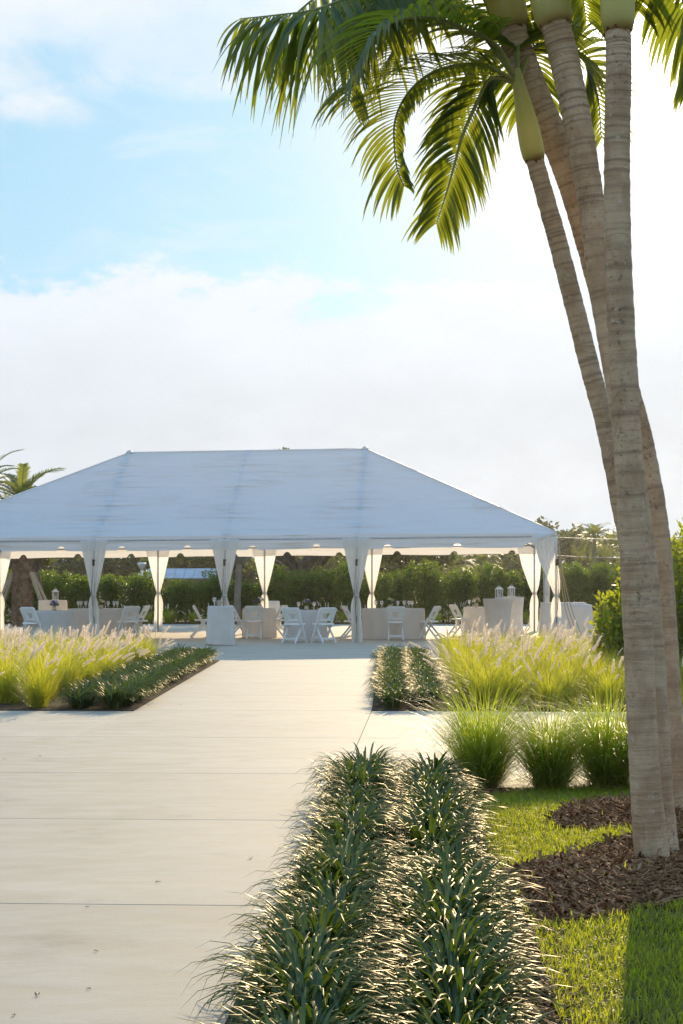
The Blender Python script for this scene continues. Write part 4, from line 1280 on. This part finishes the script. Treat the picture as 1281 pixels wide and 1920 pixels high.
box_cloth('bluish white cloth over the square stand in front of the tent pole', D(414, 39.0), 0.57, 0.55, 0.875, 0.05, 1)
box_cloth('white cloth over the buffet outside the tent corner', D(1074, 41.6), 0.84, 1.0, 0.88, -0.06, 2)
box_cloth('white cloth over the second buffet just inside the tent corner', D(1034, 44.0), 0.50, 0.9, 0.90, -0.06, 3)
round_cloth('tablecloth', 'white cloth over the small guest table with a chair back against it', D(486, 44.6), 0.42, 0.75, 11)
round_cloth('tablecloth', 'white cloth over the guest table between two open-backed chairs', D(573, 41.6), 0.50, 0.75, 12)
round_cloth('tablecloth', 'white cloth over the big guest table with a row of glasses', D(738, 43.6), 0.78, 0.76, 13)
round_cloth('tablecloth', 'white cloth over the small round table next to the lantern tables', D(892, 46.5), 0.32, 0.76, 14)
round_cloth('tablecloth', 'white cloth over the tall table with the shaded lantern', D(934, 44.0), 0.385, 1.0, 15, waist=0.10)
round_cloth('tablecloth', 'white cloth over the tall table with the sunlit lantern', D(961, 47.5), 0.32, 1.02, 16, waist=0.08)
round_cloth('tablecloth', 'white cloth over the tall table behind the small guest table', D(508, 52.5), 0.26, 0.86, 17)
round_cloth('tablecloth', 'shaded cloth over the guest table with the blue posy', D(93, 42.0), 0.60, 0.73, 18)
round_cloth('tablecloth', 'white cloth over the wide guest table behind the front curtain', D(194, 44.6), 0.90, 0.74, 19)
round_cloth('tablecloth', 'cream lit cloth over the tall table by the date palm', D(99, 48.5), 0.39, 0.92, 20)


def make_chair():
    root = thing('folding_chair', 'x', 'chair')
    for s in (-1, 1):
        b = MB(); b.bar((s * 0.195, 0.23, 0.0), (s * 0.215, -0.20, 0.80), 0.030, 0.045); b.build('back_post', M['white'], root, smooth=False)
        b = MB(); b.bar((s * 0.165, 0.10, 0.43), (s * 0.175, -0.27, 0.0), 0.026, 0.042); b.build('leg', M['white'], root, smooth=False)
    b = MB(); b.box((0, 0.02, 0.44), (0.37, 0.38, 0.035), taper=0.96); b.build('seat', M['white'], root, smooth=False)
    b = MB(); tl = Matrix.Rotation(R(28), 3, 'X')
    b.box((0, -0.172, 0.745), (0.42, 0.022, 0.125), tl); b.box((0, -0.196, 0.808), (0.40, 0.022, 0.03), tl); b.build('backrest', M['white'], root, smooth=False)
    b = MB(); b.box((-0.135, -0.105, 0.62), (0.10, 0.018, 0.17), tl @ Matrix.Rotation(R(-24), 3, 'Y')); b.box((0.135, -0.105, 0.62), (0.10, 0.018, 0.17), tl @ Matrix.Rotation(R(24), 3, 'Y'))
    b.box((0, -0.058, 0.53), (0.40, 0.018, 0.05), tl); b.build('back_panel', M['white'], root, smooth=False)
    b = MB(); b.bar((-0.19, 0.17, 0.11), (0.19, 0.17, 0.11), 0.022, 0.035); b.build('stretcher', M['white'], root, smooth=False)
    b = MB(); b.bar((-0.17, -0.185, 0.10), (0.17, -0.185, 0.10), 0.022, 0.035); b.build('stretcher', M['white'], root, smooth=False)
    return Proto(root)


CH = make_chair()
for px, d, rz, lab in ((378, 45.0, -80, 'white folding chair half behind the blue-shaded draped stand'),
                       (477, 43.6, 0, 'white folding chair with its back against the small guest table'),
                       (448, 44.4, -75, 'white folding chair between the draped stand and the small guest table'),
                       (520, 44.8, 70, 'white folding chair at the small guest table, side facing the two-chair table'),
                       (552, 40.55, -28, 'white open-backed chair at the guest table, nearer the draped stand'),
                       (607, 40.6, 32, 'white open-backed chair at the guest table, nearer the curtained pole'),
                       (742, 42.45, 0, 'white folding chair tucked against the big glasses table'),
                       (660, 43.6, -78, 'white folding chair beside the curtained pole at the glasses table'),
                       (806, 43.2, 68, 'white folding chair at the end of the glasses table by the plumed grass'),
                       (862, 46.2, -70, 'white folding chair beside the small round table near the lanterns'),
                       (62, 41.4, -35, 'shaded folding chair at the posy table'),
                       (262, 44.0, 80, 'folding chair at the end of the wide guest table behind the plumes'),
                       (240, 43.2, 40, 'folding chair pushed to the wide guest table behind the plumes')):
    CH.place(D(px, d), R(rz), 1.0, lab, 'white folding chairs')

# drinking glasses
gb = MB(); gb.lathe([(0.033, 0.0), (0.031, 0.004), (0.006, 0.008), (0.005, 0.075), (0.022, 0.09), (0.038, 0.125), (0.040, 0.16), (0.034, 0.20), (0.0335, 0.20), (0.039, 0.158), (0.036, 0.126), (0.02, 0.095)], 14)
gl0 = Proto(tag(gb.build('wine_glass', M['glass']), 'x', 'glass'))
for px, d, z, lab in [(p, 43.4, 0.763, 'stemmed clear glass on the big guest table') for p in (705, 716, 746, 758, 767, 773)] + \
                     [(p, 44.4, 0.743, 'stemmed clear glass on the wide guest table behind the curtain') for p in (147, 152, 161, 203, 214, 220)] + \
                     [(880, 46.3, 0.763, 'stemmed clear glass on the small round table'), (560, 41.5, 0.753, 'stemmed clear glass on the two-chair table, nearer the draped stand'), (589, 41.5, 0.753, 'stemmed clear glass on the two-chair table, nearer the curtained pole'),
                      (402, 38.95, 0.878, 'clear glass on the blue-shaded draped stand')]:
    gl0.place(D(px, d + U(-.12, .12) * (px not in (402,)), z), 0, 1.0, lab, 'stemmed glasses on the tables')


def posy(label, loc, seed, r, mix, vase_h=0.10):
    random.seed(seed); root = thing('flower_arrangement', label, 'flowers', loc)
    b = MB(); b.lathe([(0.045, 0.0), (0.055, vase_h * 0.5), (0.04, vase_h)], 12); b.build('vase', M['vase'], root)
    b = MB()
    for i in range(24):
        a = U(0, 6.28); d = Vector((math.cos(a) * 0.7, math.sin(a) * 0.7, U(0.2, 1))).normalized()
        b.strip([Vector((0, 0, vase_h - 0.02)), Vector((0, 0, vase_h)) + d * r * 0.6, Vector((0, 0, vase_h)) + d * r * 1.15], [0.01, 0.03, 0.004], d.cross(Vector((0, 0, 1))).normalized())
    b.build('greenery', M['stem'], root, kind='stuff')
    for i in range(15):
        a = i * 2.4; e = U(-0.1, 1.35); d = Vector((math.cos(a) * math.cos(e), math.sin(a) * math.cos(e), math.sin(e))); c = Vector((0, 0, vase_h + r * 0.35)) + d * r * 0.72
        fb = MB(); rr = U(0.028, 0.045)
        for ring in range(3):
            for k in range(6):
                a2 = k / 6 * 6.28 + ring * 0.5; e1 = d.orthogonal().normalized(); e2 = d.cross(e1); o = e1 * math.cos(a2) + e2 * math.sin(a2); s = d.cross(o)
                op = rr * (1 - 0.25 * ring)
                fb.add([c, c + o * op * 0.6 + s * op * 0.38 + d * op * (0.25 + .25 * ring), c + o * op + d * op * (0.35 + .4 * ring), c + o * op * 0.6 - s * op * 0.38 + d * op * (0.25 + .25 * ring)], [(0, 1, 2), (0, 2, 3)])
        fb.build('blossom', M[random.choice(mix)], root)
    return root


posy('blue and white posy on the two-chair guest table', D(575, 41.4, 0.753), 1, 0.13, ('fl_white', 'fl_blue', 'fl_white', 'fl_blue', 'fl_yellow'))
posy('cream and violet posy on the small guest table', D(487, 44.5, 0.753), 2, 0.14, ('fl_white', 'fl_yellow', 'fl_blue', 'fl_white'), 0.12)
posy('yellow and violet posy between the glasses on the big table', D(732, 43.4, 0.763), 3, 0.13, ('fl_white', 'fl_yellow', 'fl_yellow', 'fl_blue'))
posy('deep blue posy on the shaded guest table', D(102, 41.8, 0.733), 4, 0.12, ('fl_blue', 'fl_blue', 'fl_yellow'))
posy('cream posy on the wide guest table beside the front curtain', D(190, 44.3, 0.743), 5, 0.12, ('fl_yellow', 'fl_yellow', 'fl_white'))
posy('white and blue posy on the small round table near the lanterns', D(893, 46.4, 0.763), 6, 0.13, ('fl_white', 'fl_blue', 'fl_white', 'fl_yellow'))
posy('small white posy on the blue-shaded draped stand', D(411, 39.1, 0.878), 7, 0.06, ('fl_white', 'fl_white', 'fl_yellow'), 0.05)


def lantern(label, loc, s=1.0):
    root = thing('lantern', label, 'lantern', loc, 0.3, 'white lanterns'); root.scale = (s, s, s)
    b = MB(); b.box((0, 0, 0.0125), (0.17, 0.17, 0.025)); b.build('base', M['lantern'], root, smooth=False)
    for i in (-1, 1):
        for j in (-1, 1):
            b = MB(); b.box((i * 0.067, j * 0.067, 0.125), (0.016, 0.016, 0.20)); b.build('post', M['lantern'], root, smooth=False)
    for k in range(4):
        b = MB(); a = k * math.pi / 2; b.box((math.cos(a) * 0.066, math.sin(a) * 0.066, 0.125), (0.004 if k % 2 == 0 else 0.116, 0.116 if k % 2 == 0 else 0.004, 0.198)); b.build('pane', M['glass'], root, smooth=False)
    b = MB(); b.box((0, 0, 0.237), (0.175, 0.175, 0.022)); b.box((0, 0, 0.273), (0.14, 0.14, 0.05), taper=0.5); b.build('roof', M['lantern'], root, smooth=False)
    b = MB(); b.tube([(0.03 * math.cos(q / 9 * 3.14), 0, 0.298 + 0.04 * math.sin(q / 9 * 3.14)) for q in range(10)], 0.004, 5); b.build('handle', M['lantern'], root)
    b = MB(); b.lathe([(0.03, 0.026), (0.03, 0.13)], 12); b.build('candle', M['fl_white'], root)


lantern('shaded white lantern on the front tall table', D(936, 44.0, 1.003))
lantern('sunlit white lantern on the rear tall table', D(959, 47.4, 1.023))
lantern('white lantern on the cream lit tall table by the date palm', D(104, 48.5, 0.923))
for i, (px, dd, sx) in enumerate(((1062, 41.5, 0.20), (1090, 41.7, 0.14), (1078, 41.9, 0.10))):
    b = MB(); q = D(px, dd, 0.884)
    nn = 14
    b.lathe([(sx, 0.0), (sx * 0.98, 0.02), (sx * 0.6, 0.045), (sx * 0.2, 0.05)], nn)
    b.v = [(x, y, z * (1 + 0.4 * mnoise.noise((x * 20, y * 20, i)))) for x, y, z in b.v]
    tag(b.build('folded_linen', M['cloth'], loc=q), ('widest heap of folded white linen on the corner buffet', 'middle-sized heap of white linen on the corner buffet', 'smallest heap of white linen on the corner buffet')[i], 'linen')

# ------------------------------------------------------------------ things beyond the hedge
sh = thing('roofed_shelter', 'low brown shelter with a pale blue-grey metal roof beyond the hedge', 'building', D(345, 98))
W2 = 2.15
b = MB(); b.box((0, 1.4, 0.8), (W2 * 2 - 0.4, 2.4, 1.6)); b.build('wall', M['brown'], sh, smooth=False)
for k in range(8):
    x0 = -W2 + k * (2 * W2 / 8); x1 = x0 + 2 * W2 / 8 - 0.02
    for (ya, za, yb, zb) in ((-0.15, 1.72, 1.4, 2.26), (2.95, 1.72, 1.4, 2.26)):
        b = MB(); b.add([(x0, ya, za), (x1, ya, za), (x1, yb, zb), (x0, yb, zb), (x0, ya, za - 0.05), (x1, ya, za - 0.05), (x1, yb, zb - 0.05), (x0, yb, zb - 0.05)],
                        [(0, 1, 2, 3), (7, 6, 5, 4), (0, 4, 5, 1), (1, 5, 6, 2), (2, 6, 7, 3), (3, 7, 4, 0)])
        b.build('roof_panel', M['metalroof'], sh, smooth=False)
b = MB(); b.box((0, -0.12, 1.62), (W2 * 2, 0.05, 0.14)); b.build('fascia', M['brown'], sh, smooth=False)

lp = thing('lamp_post', 'slim white lamp post with a cone head beyond the hedge', 'street lamp', D(266, 80))
b = MB(); b.tube([(0, 0, 0), (0, 0, 2.0)], [0.07, 0.055], 10); b.build('post', M['white'], lp)
b = MB(); b.lathe([(0.05, 2.0), (0.20, 2.27), (0.21, 2.33), (0.12, 2.36)], 14); b.build('lamp_head', M['white'], lp)
b = MB(); b.lathe([(0.03, 2.09), (0.10, 2.26)], 10); b.build('lamp_glass', M['glass'], lp)

car = thing('parked_car', 'white car parked beyond the hedge, only its roof showing', 'car', D(218, 84), R(4))
b = MB(); b.v = []
prof = [(-2.15, 0.35), (-2.2, 0.75), (-1.95, 0.95), (-1.35, 1.02), (-0.75, 1.42), (0.75, 1.45), (1.55, 1.05), (2.1, 0.95), (2.2, 0.6), (2.15, 0.35)]
n = len(prof)
vs = [(x * 0.55, -0.82 if z < 1.1 else -0.62, z) for x, z in prof] + [(x * 0.55, 0.82 if z < 1.1 else 0.62, z) for x, z in prof]
b.add(vs, [tuple(range(n - 1, -1, -1)), tuple(range(n, 2 * n))] + [(i, (i + 1) % n, (i + 1) % n + n, i + n) for i in range(n)]); b.build('body', M['carpaint'], car, smooth=False)
for x in (-0.72, 0.72):
    for y in (-0.83, 0.83):
        b = MB(); b.tube([(x, y - 0.09, 0.31), (x, y + 0.09, 0.31)], 0.31, 16); b.build('wheel', M['dark'], car)
for s in (-1, 1):
    b = MB(); b.box((0.05, s * 0.735, 1.2), (0.95, 0.02, 0.26), Matrix.Rotation(s * R(31), 3, 'X')); b.build('window', M['dark'], car, smooth=False)

WD = 106.0
wp = []
for px, lab in ((999, 'slim utility pole behind the tent corner curtains'), (1420, 'slim utility pole carrying the far end of the wires')):
    q = D(px, WD); up_ = thing('utility_pole', lab, 'pole', q)
    b = MB(); b.tube([(0, 0, 0), (0, 0, 4.5)], [0.11, 0.08], 8); b.build('post', M['bark_pale'], up_)
    b = MB(); b.box((0, 0, 4.28), (0.9, 0.08, 0.08)); b.build('crossarm', M['bark_pale'], up_, smooth=False)
    wp.append(q)
for z, lab in ((4.28, 'upper thin overhead wire beside the tent corner'), (3.16, 'lower thin overhead wire beside the tent corner')):
    a, c = wp[0] + Vector((0, 0, z)), wp[1] + Vector((0, 0, z + 0.1))
    b = MB(); b.tube([a.lerp(c, i / 16) - Vector((0, 0, 0.25 * math.sin(math.pi * i / 16))) for i in range(17)], 0.02, 5)
    tag(b.build('overhead_wire', M['wire']), lab, 'wire')

# ------------------------------------------------------------------ litter and single flowers
random.seed(77)
for i, (px, py, ln) in enumerate(((296, 1655, 0.055), (180, 1785, 0.05), (70, 1868, 0.04), (26, 1905, 0.035), (163, 1702, 0.025), (166, 1856, 0.03),
                                  (470, 1611, 0.05), (448, 1738, 0.03), (8, 1424, 0.06), (75, 1418, 0.05), (340, 1322, 0.07), (278, 1323, 0.05), (615, 1447, 0.06))):
    q = G(px, py, 0.0); ln *= 0.42; a = U(-0.5, 0.5) if i % 3 else U(-1.5, 1.5); d = Vector((math.cos(a), math.sin(a), 0)); s = Vector((-d.y, d.x, 0))
    b = MB()
    if i % 4 == 2:                                   # curled dry leaf
        pts = [d * ln * (k / 5 - 0.5) + Vector((0, 0, 0.003 + 0.012 * abs(k / 5 - 0.5) * 2)) for k in range(6)]
        b.strip(pts, [0.003, 0.012, 0.017, 0.016, 0.01, 0.002], s, 0, keel=0.3)
    else:
        pts = [d * ln * (k / 4 - 0.5) + s * 0.006 * math.sin(k * 1.1 + i) + Vector((0, 0, 0.004 + 0.003 * (k % 2))) for k in range(5)]
        b.tube(pts, [0.0008, 0.0014, 0.0015, 0.0012, 0.002], 6)
        if i % 3 == 0:
            b.tube([pts[2], pts[2] + d * 0.008 + s * 0.012 + Vector((0, 0, 0.003))], [0.002, 0.001], 5)
    tag(b.build('dry_twig' if i % 4 != 2 else 'dry_leaf', M['twig'], loc=q), 'tiny dry twig lying on the concrete walk' if i % 4 != 2 else 'small curled dry leaf lying on the concrete walk', 'litter', 'plant litter on the walk')
for px, py, d, lab in ((745, 1222, 31.2, 'single red flower among the strap leaves at the far end of the path'), (903, 1297, 19.6, 'single red flower in front of the fountain grass behind the palms')):
    q = D(px, d); top = A(px, py, d).z
    root = thing('red_flower', lab, 'flower', q + Vector((0, 0, 0.012)))
    b = MB(); b.tube([(0, 0, 0), (0.02, 0, top * 0.5), (0, 0, top)], 0.004, 5); b.build('stem', M['stem'], root)
    b = MB()
    for k in range(9):
        a = k / 9 * 6.28; o = Vector((math.cos(a), math.sin(a), 0)); s = Vector((-o.y, o.x, 0)); c = Vector((0, 0, top))
        b.add([c, c + o * 0.035 + s * 0.018 + Vector((0, 0, .02)), c + o * 0.055 + Vector((0, 0, U(.01, .05))), c + o * 0.035 - s * 0.018 + Vector((0, 0, .02))], [(0, 1, 2), (0, 2, 3)])
    b.build('petals', M['fl_red'], root)

# ------------------------------------------------------------------ the warm evening air
hz = mat('haze_air', (1, 1, 1)); ht = NT(hz.node_tree); ht.n.clear()
ho = ht.new('ShaderNodeOutputMaterial'); hv = ht.new('ShaderNodeVolumePrincipled')
hv.inputs['Color'].default_value = (1.0, 0.98, 0.95, 1); hv.inputs['Density'].default_value = 0.00024; hv.inputs['Anisotropy'].default_value = 0.80
ht.l.new(hv.outputs[0], ho.inputs['Volume'])
b = MB(); b.box((0, 60, 4.6), (120, 170, 11.6))
tag(b.build('haze', hz, smooth=False), 'thin sunlit evening haze in the air', 'haze', kind='stuff')
